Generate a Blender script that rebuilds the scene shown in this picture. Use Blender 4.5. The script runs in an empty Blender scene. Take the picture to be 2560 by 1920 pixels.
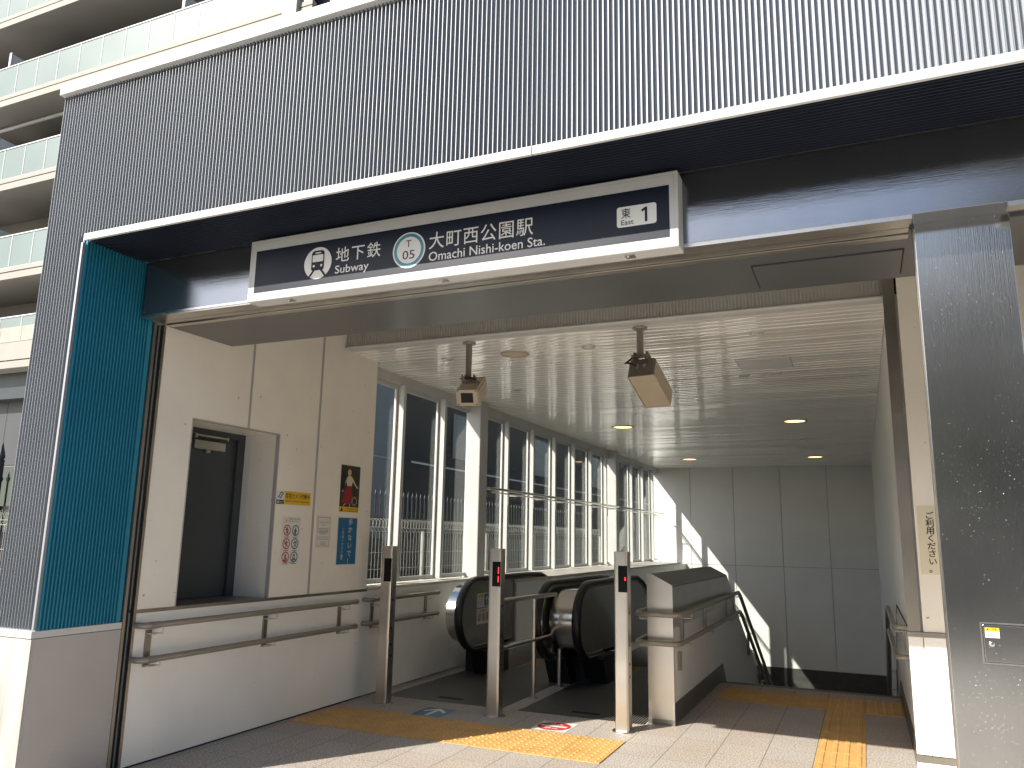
import bpy, math, random
from mathutils import Vector, Matrix
random.seed(7)
sc = bpy.context.scene
COL = sc.collection

# ------------------------------------------------------------------ camera
yaw, pitch, roll = -0.41754, 0.19206, 0.0180
fwd = Vector((math.sin(yaw)*math.cos(pitch), math.cos(yaw)*math.cos(pitch), math.sin(pitch)))
rgt = Vector((math.cos(yaw), -math.sin(yaw), 0)); upv = rgt.cross(fwd)
r2 = rgt*math.cos(roll)+upv*math.sin(roll); u2 = upv*math.cos(roll)-rgt*math.sin(roll)
cam_d = bpy.data.cameras.new('camera'); cam = bpy.data.objects.new('camera', cam_d); COL.objects.link(cam)
cam_d.sensor_width = 36; cam_d.lens = 36*1965/2560; cam_d.clip_end = 500; cam_d.clip_start = 0.05
M = Matrix((r2, u2, -fwd)).transposed().to_4x4(); M.translation = Vector((0, 0, 1.37)); cam.matrix_world = M
sc.camera = cam
# ------------------------------------------------------------------ world, sun, exposure
S = Vector((-.636, -1, .855))                       # towards the sun
w = bpy.data.worlds.new('World'); sc.world = w; w.use_nodes = True
nt = w.node_tree; bg = nt.nodes['Background']
sky = nt.nodes.new('ShaderNodeTexSky'); sky.sky_type = 'NISHITA'; sky.sun_disc = False
sky.sun_elevation = math.asin(S.z/S.length); sky.sun_rotation = math.atan2(S.x, S.y)
sky.air_density = 1.0; sky.dust_density = 1.2
nt.links.new(sky.outputs[0], bg.inputs[0]); bg.inputs[1].default_value = 0.108
sun_d = bpy.data.lights.new('sun', 'SUN'); sun_d.energy = 4.6; sun_d.angle = math.radians(.5); sun_d.color = (1, .93, .82)
sun = bpy.data.objects.new('sun', sun_d); COL.objects.link(sun)
sun.rotation_euler = S.to_track_quat('Z', 'Y').to_euler(); sun.location = (-12, -18, 22)
sc.view_settings.view_transform = 'Standard'; sc.view_settings.look = 'None'
sc.view_settings.exposure = 1.0; sc.view_settings.gamma = 1
sc.cycles.max_bounces = 10; sc.cycles.diffuse_bounces = 5; sc.cycles.glossy_bounces = 5
sc.cycles.transparent_max_bounces = 16
sc.cycles.sample_clamp_indirect = 6
sc.cycles.use_denoising = True

# ------------------------------------------------------------------ materials
def mat(name, base, rough=.6, metal=0., amp=.08, scale=3., bump=0., bscale=200., spec=.5, speck=0, speck_scale=40, coat=0, stretch=None):
    m = bpy.data.materials.new(name); m.use_nodes = True
    n = m.node_tree.nodes; l = m.node_tree.links; p = n['Principled BSDF']
    p.inputs['Roughness'].default_value = rough; p.inputs['Metallic'].default_value = metal
    p.inputs['Specular IOR Level'].default_value = spec; p.inputs['Coat Weight'].default_value = coat
    tc = n.new('ShaderNodeTexCoord'); co = tc.outputs['Object']
    if stretch:
        mp = n.new('ShaderNodeMapping'); mp.inputs['Scale'].default_value = stretch
        l.new(co, mp.inputs['Vector']); co = mp.outputs[0]
    nz = n.new('ShaderNodeTexNoise'); nz.inputs['Scale'].default_value = scale; nz.inputs['Detail'].default_value = 6
    l.new(co, nz.inputs['Vector'])
    r = n.new('ShaderNodeValToRGB'); r.color_ramp.elements[0].position = .3; r.color_ramp.elements[1].position = .7
    r.color_ramp.elements[0].color = [c*(1-amp) for c in base]+[1]; r.color_ramp.elements[1].color = [min(1, c*(1+amp)) for c in base]+[1]
    l.new(nz.outputs['Fac'], r.inputs['Fac']); col = r.outputs['Color']
    if speck:
        n2 = n.new('ShaderNodeTexNoise'); n2.inputs['Scale'].default_value = speck_scale; n2.inputs['Detail'].default_value = 3
        l.new(tc.outputs['Object'], n2.inputs['Vector'])
        r2_ = n.new('ShaderNodeValToRGB'); r2_.color_ramp.elements[0].position = .71; r2_.color_ramp.elements[1].position = .76
        r2_.color_ramp.elements[0].color = (0, 0, 0, 1); r2_.color_ramp.elements[1].color = (speck, speck, speck, 1)
        l.new(n2.outputs['Fac'], r2_.inputs['Fac'])
        mx = n.new('ShaderNodeMix'); mx.data_type = 'RGBA'; mx.inputs[7].default_value = (.06, .05, .04, 1)
        l.new(r2_.outputs[0], mx.inputs[0]); l.new(col, mx.inputs[6]); col = mx.outputs[2]
    l.new(col, p.inputs['Base Color'])
    rr = n.new('ShaderNodeMapRange'); rr.inputs['To Min'].default_value = max(.02, rough*.8); rr.inputs['To Max'].default_value = min(1, rough*1.25)
    l.new(nz.outputs['Fac'], rr.inputs[0]); l.new(rr.outputs[0], p.inputs['Roughness'])
    if bump:
        nb = n.new('ShaderNodeTexNoise'); nb.inputs['Scale'].default_value = bscale; nb.inputs['Detail'].default_value = 4
        l.new(co, nb.inputs['Vector']); b = n.new('ShaderNodeBump'); b.inputs['Strength'].default_value = bump; b.inputs['Distance'].default_value = .01
        l.new(nb.outputs['Fac'], b.inputs['Height']); l.new(b.outputs[0], p.inputs['Normal'])
    return m

def emit(name, c, s):
    m = bpy.data.materials.new(name); m.use_nodes = True; p = m.node_tree.nodes['Principled BSDF']
    p.inputs['Base Color'].default_value = (*c, 1); p.inputs['Emission Color'].default_value = (*c, 1); p.inputs['Emission Strength'].default_value = s
    return m

def glass(name, tint):
    m = bpy.data.materials.new(name); m.use_nodes = True; n = m.node_tree.nodes; l = m.node_tree.links
    n.remove(n['Principled BSDF']); o = n['Material Output']
    t = n.new('ShaderNodeBsdfTransparent'); t.inputs[0].default_value = (*tint, 1)
    g = n.new('ShaderNodeBsdfGlossy'); g.inputs['Roughness'].default_value = .01
    f = n.new('ShaderNodeFresnel'); ge = n.new('ShaderNodeNewGeometry'); io = n.new('ShaderNodeMapRange'); io.inputs['To Min'].default_value = 1.45; io.inputs['To Max'].default_value = 1/1.45
    l.new(ge.outputs['Backfacing'], io.inputs[0]); l.new(io.outputs[0], f.inputs[0])
    mx = n.new('ShaderNodeMixShader'); l.new(f.outputs[0], mx.inputs[0]); l.new(t.outputs[0], mx.inputs[1]); l.new(g.outputs[0], mx.inputs[2])
    l.new(mx.outputs[0], o.inputs[0]); return m

def tile_mat(name, base, tx, ty, ox, oy, grout=.0035, warm=None):
    m = bpy.data.materials.new(name); m.use_nodes = True; n = m.node_tree.nodes; l = m.node_tree.links; p = n['Principled BSDF']
    g = n.new('ShaderNodeNewGeometry'); sx = n.new('ShaderNodeSeparateXYZ'); l.new(g.outputs['Position'], sx.inputs[0])
    def ma(op, a, b=None):
        q = n.new('ShaderNodeMath'); q.operation = op
        for i, v in enumerate((a, b)):
            if v is None: continue
            if isinstance(v, (int, float)): q.inputs[i].default_value = v
            else: l.new(v, q.inputs[i])
        return q.outputs[0]
    u = ma('DIVIDE', ma('SUBTRACT', sx.outputs[0], ox), tx); v = ma('DIVIDE', ma('SUBTRACT', sx.outputs[1], oy), ty)
    def edge(t, size):
        f = ma('FRACT', t); d = ma('MINIMUM', f, ma('SUBTRACT', 1, f)); return ma('LESS_THAN', ma('MULTIPLY', d, size), grout/2)
    gr = ma('MAXIMUM', edge(u, tx), ma('MULTIPLY', edge(v, ty), .5))
    cb = n.new('ShaderNodeCombineXYZ'); l.new(ma('FLOOR', u), cb.inputs[0]); l.new(ma('FLOOR', v), cb.inputs[1])
    wn = n.new('ShaderNodeTexWhiteNoise'); wn.noise_dimensions = '2D'; l.new(cb.outputs[0], wn.inputs['Vector'])
    n1 = n.new('ShaderNodeTexNoise'); n1.inputs['Scale'].default_value = 95; n1.inputs['Detail'].default_value = 3; l.new(g.outputs['Position'], n1.inputs['Vector'])
    n2 = n.new('ShaderNodeTexNoise'); n2.inputs['Scale'].default_value = 2.3; n2.inputs['Detail'].default_value = 5; l.new(g.outputs['Position'], n2.inputs['Vector'])
    cr = n.new('ShaderNodeValToRGB'); cr.color_ramp.elements[0].position = .36; cr.color_ramp.elements[1].position = .62
    cr.color_ramp.elements[0].color = [c*.5 for c in base]+[1]; cr.color_ramp.elements[1].color = [c*1.32 for c in base]+[1]
    l.new(n1.outputs['Fac'], cr.inputs['Fac'])
    sc1 = ma('ADD', ma('ADD', ma('MULTIPLY', wn.outputs['Value'], .08), .84), ma('MULTIPLY', n2.outputs['Fac'], .26))
    h = n.new('ShaderNodeHueSaturation'); h.inputs['Saturation'].default_value = 1; l.new(cr.outputs[0], h.inputs['Color']); l.new(sc1, h.inputs['Value'])
    col = h.outputs[0]
    if warm:
        mw = n.new('ShaderNodeMix'); mw.data_type = 'RGBA'; mw.blend_type = 'MULTIPLY'; mw.inputs[7].default_value = (*warm, 1)
        wt = n.new('ShaderNodeTexWhiteNoise'); wt.noise_dimensions = '3D'; l.new(cb.outputs[0], wt.inputs['Vector']); l.new(wt.outputs['Value'], mw.inputs[0])
        l.new(col, mw.inputs[6]); col = mw.outputs[2]
    mx = n.new('ShaderNodeMix'); mx.data_type = 'RGBA'; mx.inputs[7].default_value = (.035, .033, .03, 1)
    l.new(gr, mx.inputs[0]); l.new(col, mx.inputs[6]); l.new(mx.outputs[2], p.inputs['Base Color'])
    p.inputs['Roughness'].default_value = .62; p.inputs['Specular IOR Level'].default_value = .35
    b = n.new('ShaderNodeBump'); b.inputs['Strength'].default_value = .35; b.inputs['Distance'].default_value = .004
    hh = ma('SUBTRACT', ma('MULTIPLY', n1.outputs['Fac'], .25), gr); l.new(hh, b.inputs['Height']); l.new(b.outputs[0], p.inputs['Normal'])
    return m

def plate_mat(name, base, period, axis):            # grooved metal floor plate
    m = mat(name, base, .42, .7, .12, 2.)
    n = m.node_tree.nodes; l = m.node_tree.links; p = n['Principled BSDF']
    g = n.new('ShaderNodeNewGeometry'); sx = n.new('ShaderNodeSeparateXYZ'); l.new(g.outputs['Position'], sx.inputs[0])
    d = n.new('ShaderNodeMath'); d.operation = 'MULTIPLY'; d.inputs[1].default_value = 2*math.pi/period; l.new(sx.outputs[axis], d.inputs[0])
    s = n.new('ShaderNodeMath'); s.operation = 'SINE'; l.new(d.outputs[0], s.inputs[0])
    cm = n.new('ShaderNodeMix'); cm.data_type = 'RGBA'; cm.inputs[7].default_value = (.03, .03, .03, 1); mr = n.new('ShaderNodeMapRange'); mr.inputs[1].default_value = .1; mr.inputs[2].default_value = -.5; l.new(s.outputs[0], mr.inputs[0]); src = p.inputs['Base Color'].links[0].from_socket; l.new(mr.outputs[0], cm.inputs[0]); l.new(src, cm.inputs[6]); l.new(cm.outputs[2], p.inputs['Base Color'])
    b = n.new('ShaderNodeBump'); b.inputs['Strength'].default_value = 1; b.inputs['Distance'].default_value = period*.28
    l.new(s.outputs[0], b.inputs['Height']); l.new(b.outputs[0], p.inputs['Normal'])
    return m

def steel(name, base=(.55, .53, .5), rough=.28, axis='z', dirt=.12, scratch=0):
    st = {'z': (60, 60, 1.2), 'x': (1.2, 60, 60), 'y': (60, 1.2, 60)}[axis]
    m = mat(name, base, rough, 1.0, dirt, 2.2, bump=.05, bscale=6, stretch=None)
    n = m.node_tree.nodes; l = m.node_tree.links; p = n['Principled BSDF']
    nb = [k for k in n if k.type == 'BUMP'][0]; nzb = nb.inputs['Height'].links[0].from_node
    tc = [k for k in n if k.type == 'TEX_COORD'][0]
    mp = n.new('ShaderNodeMapping'); mp.inputs['Scale'].default_value = st; l.new(tc.outputs['Object'], mp.inputs[0]); l.new(mp.outputs[0], nzb.inputs['Vector'])
    if scratch:                                       # pits and scuffs that catch the light
        v = n.new('ShaderNodeTexNoise'); v.inputs['Scale'].default_value = 150; v.inputs['Detail'].default_value = 2; l.new(tc.outputs['Object'], v.inputs['Vector'])
        v2 = n.new('ShaderNodeTexNoise'); v2.inputs['Scale'].default_value = 4; v2.inputs['Detail'].default_value = 5; l.new(tc.outputs['Object'], v2.inputs['Vector'])
        a = n.new('ShaderNodeMath'); a.operation = 'ADD'; l.new(v.outputs['Fac'], a.inputs[0])
        a2 = n.new('ShaderNodeMath'); a2.operation = 'MULTIPLY'; a2.inputs[1].default_value = .22; l.new(v2.outputs['Fac'], a2.inputs[0]); l.new(a2.outputs[0], a.inputs[1])
        r = n.new('ShaderNodeValToRGB'); r.color_ramp.elements[0].position = .80; r.color_ramp.elements[1].position = .92; r.color_ramp.elements[0].color = (.045, .045, .045, 1)
        l.new(a.outputs[0], r.inputs[0])
        iv = n.new('ShaderNodeMath'); iv.operation = 'SUBTRACT'; iv.inputs[0].default_value = 1; l.new(r.outputs[0], iv.inputs[1])
        mr = n.new('ShaderNodeMath'); mr.operation = 'MULTIPLY'; l.new(iv.outputs[0], mr.inputs[0]); mr.inputs[1].default_value = 1
        l.new(mr.outputs[0], p.inputs['Metallic'])
        cm = n.new('ShaderNodeMix'); cm.data_type = 'RGBA'; cm.inputs[7].default_value = (.8, .78, .74, 1)
        src = p.inputs['Base Color'].links[0].from_socket; l.new(r.outputs[0], cm.inputs[0]); l.new(src, cm.inputs[6]); l.new(cm.outputs[2], p.inputs['Base Color'])
    return m

M_silver = mat('silver_rib_paint', (.30, .318, .342), .55, .65, .05, 1.5)
M_navy = mat('navy_soffit_paint', (.022, .028, .044), .4, .2, .1, 2)
M_teal = mat('teal_rib_paint', (.024, .22, .33), .36, .1, .08, 1.5)
M_white = mat('white_metal_trim', (.52, .525, .515), .42, 0, .05, 4)
M_wall = mat('cream_white_panel', (.80, .76, .69), .38, 0, .07, 1.3, speck=.7, speck_scale=24, spec=.4)
M_wall2 = mat('white_dado_panel', (.83, .815, .785), .33, 0, .07, 1.6, speck=.4, speck_scale=26, spec=.5)
M_grey_wall = mat('light_grey_panel', (.72, .72, .71), .34, 0, .04, 1.5, spec=.5)
M_joint = mat('grey_joint_strip', (.42, .41, .39), .5, .2)
M_gap = mat('dark_gap', (.012, .012, .014), .7)
M_conc = mat('pale_concrete', (.40, .39, .365), .8, 0, .3, 3, bump=.25, bscale=50, stretch=(5, 5, .5))
M_render = mat('beige_grey_render', (.42, .39, .37), .75, 0, .06, 2.5, bump=.1, bscale=90)
M_beam = steel('brushed_beam_steel', (.29, .30, .32), .12, 'x', .08)
M_beam.node_tree.nodes['Principled BSDF'].inputs['Metallic'].default_value = .9
M_pillar = steel('scuffed_pillar_steel', (.37, .37, .36), .16, 'z', .14, scratch=1)
M_steel = steel('brushed_steel', (.62, .59, .54), .3, 'z', .14)
M_polish = steel('polished_steel', (.68, .67, .64), .16, 'y', .08)
M_dsteel = steel('dull_steel', (.34, .32, .29), .38, 'y', .12)
M_rail = mat('bronze_grey_rail', (.27, .25, .21), .33, .35, .08, 4)
M_soffit = mat('grey_soffit_panel', (.105, .108, .112), .3, .25, .05, 1.5)
M_dark = mat('charcoal_paint', (.035, .042, .048), .38, 0, .08, 2)
M_black = mat('black_rubber', (.01, .01, .011), .32, 0, .1, 6, spec=.5)
M_bskirt = mat('black_skirt', (.014, .016, .019), .4, .2, .1, 4)
M_glass = glass('window_glass', (.96, .98, .97))
M_beige = mat('beige_camera_paint', (.5, .43, .33), .45, 0, .06, 6)
M_brownm = mat('bronze_grey_metal', (.2, .175, .145), .4, .4, .1, 8)
M_yel = mat('yellow_tactile', (.54, .315, .105), .6, 0, .14, 5, bump=.2, bscale=160)
M_ceil = mat('gloss_white_ceiling', (.9, .885, .84), .3, 0, .03, 2, bump=.04, bscale=5, spec=.5, coat=1)
for k in M_ceil.node_tree.nodes:
    if k.type == 'BSDF_PRINCIPLED': k.inputs['Coat IOR'].default_value = 2.3; k.inputs['Coat Roughness'].default_value = .035
    if k.type == 'BUMP': M_ceil.node_tree.links.new(k.outputs[0], M_ceil.node_tree.nodes['Principled BSDF'].inputs['Coat Normal'])
M_fascia = mat('grey_vent_fascia', (.42, .41, .38), .45, .2)
M_stone = mat('dark_stone_skirting', (.07, .068, .065), .35, 0, .2, 8)
M_sill = mat('pale_stone_sill', (.52, .49, .44), .5, 0, .1, 10)
M_plate = plate_mat('grooved_floor_plate', (.32, .315, .3), .021, 0)
M_pw = mat('printed_white', (.68, .665, .63), .4, 0, .02)
M_pn = mat('printed_navy', (.005, .009, .022), .42, 0, .02, spec=.3)
M_pb = mat('printed_blue', (.012, .13, .27), .35, 0, .03)
M_py = mat('printed_yellow', (.72, .46, .02), .4, 0, .03)
M_pr = mat('printed_red', (.5, .035, .045), .4, 0, .03)
M_pt = mat('printed_teal', (.01, .2, .28), .3, 0, .02)
M_pk = mat('printed_black', (.012, .012, .014), .4, 0, .02)
M_po = mat('printed_olive', (.03, .03, .018), .4, 0, .3, 14)
M_pskin = mat('printed_skin', (.6, .42, .3), .5, 0, .02)
M_pcream = mat('printed_cream', (.62, .56, .42), .5, 0, .04)
M_pcrim = mat('printed_crimson', (.3, .02, .03), .5, 0, .1, 20)
M_pbrown = mat('printed_brown', (.09, .02, .015), .5, 0, .05)
M_plate_cream = mat('cream_sign_plate', (.66, .61, .47), .45, 0, .04)
M_pgrey = mat('printed_grey', (.2, .2, .2), .5)
M_led = emit('red_light', (1, .02, .02), 3)
M_lamp = emit('warm_lamp', (1, .62, .32), 1.6)
M_spot = mat('spot_reflector', (.8, .78, .72), .15, .6)
M_lens = mat('lens_glass', (.008, .008, .01), .2, spec=.2)
M_tile = tile_mat('granite_floor_tile', (.39, .365, .335), .3, .3, -.08, 5.01, warm=(1.0, .92, .86))
M_pave = tile_mat('pavement_slab', (.52, .49, .44), .4, .4, 0, 0, .006)
M_asph = mat('asphalt', (.05, .05, .052), .85, 0, .2, 30, bump=.3, bscale=150)
M_bslab = mat('painted_concrete', (.29, .275, .25), .7, 0, .08, .8)
M_bsoff = mat('painted_soffit', (.25, .24, .225), .8, 0, .08, .6)
M_aqua = mat('frosted_aqua_glass', (.19, .235, .232), .4, 0, .08, .35, spec=.25)
M_btile = mat('cream_wall_tile', (.31, .29, .255), .6)
M_bdark = mat('navy_cladding', (.052, .055, .062), .45, .1, .08, .5)
M_bside = mat('charcoal_side_cladding', (.022, .024, .026), .9, 0, .15, .6, spec=.1)
M_soil = mat('dark_planting_soil', (.035, .03, .025), .95, 0, .3, 6, bump=.4, bscale=30)
M_bwin = mat('dark_window', (.03, .05, .05), .06, 0, .3, .4)
M_wire = mat('white_bracket', (.6, .58, .53), .5)
M_fence = mat('white_fence_wire', (.36, .35, .31), .5)
M_pick = mat('black_iron', (.02, .022, .025), .4, .3)
M_leaf = mat('leaf_green', (.06, .09, .03), .7, 0, .4, 1.2)
M_bark = mat('bark', (.12, .09, .06), .9)
M_opp = mat('beige_facade', (.36, .33, .29), .8, 0, .1, .3)
M_opp2 = mat('grey_facade', (.22, .22, .23), .8, 0, .1, .3)

# ------------------------------------------------------------------ mesh helper
class MB:
    def __init__(s): s.v = []; s.f = []; s.mi = []; s.sm = []; s.cur = 0
    def face(s, pts, smooth=False):
        b = len(s.v); s.v += [tuple(p) for p in pts]; s.f.append(tuple(range(b, b+len(pts)))); s.mi.append(s.cur); s.sm.append(smooth)
    def raw(s, vs, fs, smooth=False):
        b = len(s.v); s.v += [tuple(p) for p in vs]
        for f in fs: s.f.append(tuple(i+b for i in f)); s.mi.append(s.cur); s.sm.append(smooth)
    def box(s, x0, x1, y0, y1, z0, z1):
        x0, x1 = sorted((x0, x1)); y0, y1 = sorted((y0, y1)); z0, z1 = sorted((z0, z1))
        v = [(x, y, z) for z in (z0, z1) for y in (y0, y1) for x in (x0, x1)]
        s.raw(v, [(0, 2, 3, 1), (4, 5, 7, 6), (0, 1, 5, 4), (2, 6, 7, 3), (0, 4, 6, 2), (1, 3, 7, 5)]); return s
    def obox(s, c, ax, ay, az, hx, hy, hz):
        c = Vector(c); v = [c+ax*(hx*i)+ay*(hy*j)+az*(hz*k) for k in (-1, 1) for j in (-1, 1) for i in (-1, 1)]
        s.raw(v, [(0, 2, 3, 1), (4, 5, 7, 6), (0, 1, 5, 4), (2, 6, 7, 3), (0, 4, 6, 2), (1, 3, 7, 5)]); return s
    def prism(s, poly, axis, a, b, smooth=False):
        # poly: 2D points in the two remaining axes; extruded along axis from a to b
        def P(p, t):
            return {'x': (t, p[0], p[1]), 'y': (p[0], t, p[1]), 'z': (p[0], p[1], t)}[axis]
        n = len(poly); v = [P(p, a) for p in poly]+[P(p, b) for p in poly]
        s.raw(v, [(i, (i+1) % n, (i+1) % n+n, i+n) for i in range(n)], smooth)
        s.face([P(p, a) for p in poly][::-1]); s.face([P(p, b) for p in poly]); return s
    def tube(s, pts, r, seg=10, r_end=None, caps=True):
        P = [Vector(p) for p in pts]; n = len(P); T = []
        for i in range(n):
            a = P[max(i-1, 0)]; b = P[min(i+1, n-1)]; T.append((b-a).normalized())
        up = Vector((0, 0, 1)) if abs(T[0].z) < .9 else Vector((1, 0, 0))
        X = T[0].cross(up).normalized(); rings = []
        for i in range(n):
            X = (X-T[i]*X.dot(T[i])).normalized(); Y = T[i].cross(X)
            k = 1.
            if 0 < i < n-1:
                d = (P[i]-P[i-1]).normalized().dot((P[i+1]-P[i]).normalized()); k = 1/max(.5, math.sqrt((1+d)/2))
            rr = r if r_end is None else r+(r_end-r)*i/(n-1)
            rings.append([P[i]+(X*math.cos(2*math.pi*j/seg)+Y*math.sin(2*math.pi*j/seg))*rr*(1 if k < 1.01 else 1+.5*(k-1)) for j in range(seg)])
        v = [p for q in rings for p in q]
        s.raw(v, [(i*seg+j, i*seg+(j+1) % seg, (i+1)*seg+(j+1) % seg, (i+1)*seg+j) for i in range(n-1) for j in range(seg)], True)
        if caps: s.face(rings[0][::-1]); s.face(rings[-1])
        return s
    def lathe(s, c, prof, seg=24, smooth=True, sx=1, sy=1):
        n = len(prof); v = [(c[0]+r*math.cos(2*math.pi*j/seg)*sx, c[1]+r*math.sin(2*math.pi*j/seg)*sy, c[2]+z) for r, z in prof for j in range(seg)]
        s.raw(v, [(i*seg+j, i*seg+(j+1) % seg, (i+1)*seg+(j+1) % seg, (i+1)*seg+j) for i in range(n-1) for j in range(seg)], smooth)
        s.face(v[-seg:]); s.face(v[:seg][::-1]); return s
    def build(s, name, m, parent=None, bevel=0, label=None, cat=None, group=None, kind=None, base=None):
        me = bpy.data.meshes.new(name); o = bpy.data.objects.new(name, me); COL.objects.link(o)
        if parent is not None:
            org = Vector((0, 0, 0)); q = parent
            while q is not None: org += q.location; q = q.parent
            o.parent = parent
        else:
            if base is None:
                xs, ys, zs = zip(*s.v); base = ((min(xs)+max(xs))/2, (min(ys)+max(ys))/2, min(zs))
            org = Vector(base); o.location = org
        me.from_pydata([Vector(p)-org for p in s.v], [], s.f)
        for k in (m if isinstance(m, (list, tuple)) else [m]): me.materials.append(k)
        me.polygons.foreach_set('material_index', s.mi); me.polygons.foreach_set('use_smooth', s.sm); me.update()
        if bevel:
            b = o.modifiers.new('bevel', 'BEVEL'); b.width = bevel; b.segments = 2; b.limit_method = 'ANGLE'
        tag(o, label, cat, group, kind); return o

def tag(o, label=None, cat=None, group=None, kind=None):
    for k, v in (('label', label), ('category', cat), ('group', group), ('kind', kind)):
        if v: o[k] = v
    return o
def thing(name, loc, label, cat, group=None):
    o = bpy.data.objects.new(name, None); COL.objects.link(o); o.location = loc; o.empty_display_size = .1
    return tag(o, label, cat, group)
def copy_tree(o, parent=None):
    c = o.copy(); COL.objects.link(c); c.parent = parent
    for ch in list(o.children): copy_tree(ch, c)
    return c
def arc(cx, cy, rx, ry, a0, a1, n):
    return [(cx+rx*math.cos(math.radians(a0+(a1-a0)*i/n)), cy+ry*math.sin(math.radians(a0+(a1-a0)*i/n))) for i in range(n+1)]

# flat printing on a plate: origin o (lower left), u right, v up, n towards the viewer
class Print:
    def __init__(s, o, u, v, n): s.o = Vector(o); s.u = Vector(u); s.v = Vector(v); s.n = Vector(n); s.mb = MB(); s.mats = []; s.lay = 0
    def m(s, m):
        if m not in s.mats: s.mats.append(m)
        s.mb.cur = s.mats.index(m)
    def P(s, p, d=None): return s.o+s.u*p[0]+s.v*p[1]+s.n*(s.lay if d is None else d)
    def up(s, d=.0008): s.lay += d
    def poly(s, pts, m): s.m(m); s.mb.face([s.P(p) for p in pts])
    def rect(s, x0, y0, x1, y1, m): s.poly([(x0, y0), (x1, y0), (x1, y1), (x0, y1)], m)
    def disc(s, cx, cy, r, m, ry=None, n=32): s.poly(arc(cx, cy, r, ry or r, 0, 360, n)[:-1], m)
    def ring(s, cx, cy, r0, r1, m, n=32):
        s.m(m)
        for i in range(n):
            a, b = 2*math.pi*i/n, 2*math.pi*(i+1)/n
            s.mb.face([s.P((cx+r*math.cos(t), cy+r*math.sin(t))) for r, t in ((r0, a), (r1, a), (r1, b), (r0, b))])
    def line(s, pts, w, m):
        for a, b in zip(pts[:-1], pts[1:]):
            d = Vector((b[0]-a[0], b[1]-a[1])); nn = Vector((-d.y, d.x)).normalized()*w/2; e = d.normalized()*w*.3
            s.poly([(a[0]-nn.x-e.x, a[1]-nn.y-e.y), (b[0]-nn.x+e.x, b[1]-nn.y+e.y), (b[0]+nn.x+e.x, b[1]+nn.y+e.y), (a[0]+nn.x-e.x, a[1]+nn.y-e.y)], m)
    def text(s, t, x0, y0, x1, y1, m, bold=0.):
        # fits the string into the rectangle
        cu = bpy.data.curves.new('lettering', 'FONT'); cu.body = t; cu.size = 1; cu.offset = bold; cu.resolution_u = 3
        ob = bpy.data.objects.new('lettering', cu); COL.objects.link(ob)
        dg = bpy.context.evaluated_depsgraph_get(); me = bpy.data.meshes.new_from_object(ob.evaluated_get(dg))
        bpy.data.objects.remove(ob)
        if not me.vertices: return
        xs = [q.co.x for q in me.vertices]; ys = [q.co.y for q in me.vertices]; a, b, c, d = min(xs), max(xs), min(ys), max(ys)
        kx = (x1-x0)/max(b-a, 1e-4); ky = (y1-y0)/max(d-c, 1e-4)
        s.m(m); s.mb.raw([s.P((x0+(q.co.x-a)*kx, y0+(q.co.y-c)*ky)) for q in me.vertices], [tuple(p.vertices) for p in me.polygons])
        bpy.data.meshes.remove(me)
    def glyphs(s, t, x0, y0, x1, y1, m, bold=0.):      # equal cells along a row, each glyph at natural shape
        n = len(t); cw = (x1-x0)/n
        for i, ch in enumerate(t): s.cell(ch, x0+cw*(i+.5), (y0+y1)/2, min(cw*.94, (y1-y0)*1.0), y1-y0, m, bold)
    def cell(s, ch, cx, cy, wd, ht, m, bold=0.):
        cu = bpy.data.curves.new('lettering', 'FONT'); cu.body = ch; cu.size = 1; cu.offset = bold; cu.resolution_u = 3
        ob = bpy.data.objects.new('lettering', cu); COL.objects.link(ob)
        dg = bpy.context.evaluated_depsgraph_get(); me = bpy.data.meshes.new_from_object(ob.evaluated_get(dg)); bpy.data.objects.remove(ob)
        if not me.vertices: return
        # em box of a full width glyph: about 1 wide, from -0.12 to 0.88
        s.m(m); s.mb.raw([s.P((cx+(q.co.x-.5*EM)*wd/EM, cy+(q.co.y-.38*EM)*ht/EM)) for q in me.vertices], [tuple(p.vertices) for p in me.polygons])
        bpy.data.meshes.remove(me)
    def build(s, name, parent): return s.mb.build(name, s.mats, parent)
def _em():
    cu = bpy.data.curves.new('t', 'FONT'); cu.body = '国国'; cu.size = 1; ob = bpy.data.objects.new('t', cu); COL.objects.link(ob)
    dg = bpy.context.evaluated_depsgraph_get(); me = bpy.data.meshes.new_from_object(ob.evaluated_get(dg)); bpy.data.objects.remove(ob)
    xs = [q.co.x for q in me.vertices]; ys = [q.co.y for q in me.vertices]
    print('EMBOX', min(xs), max(xs), min(ys), max(ys))
    return (max(xs)-min(xs))/1.86
EM = _em()
UX, UY, UZ = Vector((1, 0, 0)), Vector((0, 1, 0)), Vector((0, 0, 1))

# ================================================================== GROUND
XL, XR = -4.03, .23
g = MB()
HX0, HX1, HY0, HY1 = -4.02, .24, 2.95, 17.6
for x0, x1, y0, y1 in ((-60, 60, -4.2, HY0), (-60, HX0, HY0, HY1), (HX1, 60, HY0, HY1), (-60, 60, HY1, 60)):
    g.face([(x0, y0, 0), (x1, y0, 0), (x1, y1, 0), (x0, y1, 0)])
g.build('pavement', M_pave, kind='structure', base=(0, 0, 0))
g = MB().box(-60, 60, -4.35, -4.2, -.15, .0); g.build('kerb', M_conc, kind='structure')
g = MB(); g.face([(-300, -300, -.13), (300, -300, -.13), (300, -4.35, -.13), (-300, -4.35, -.13)]); g.build('road', M_asph, kind='structure')
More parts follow.
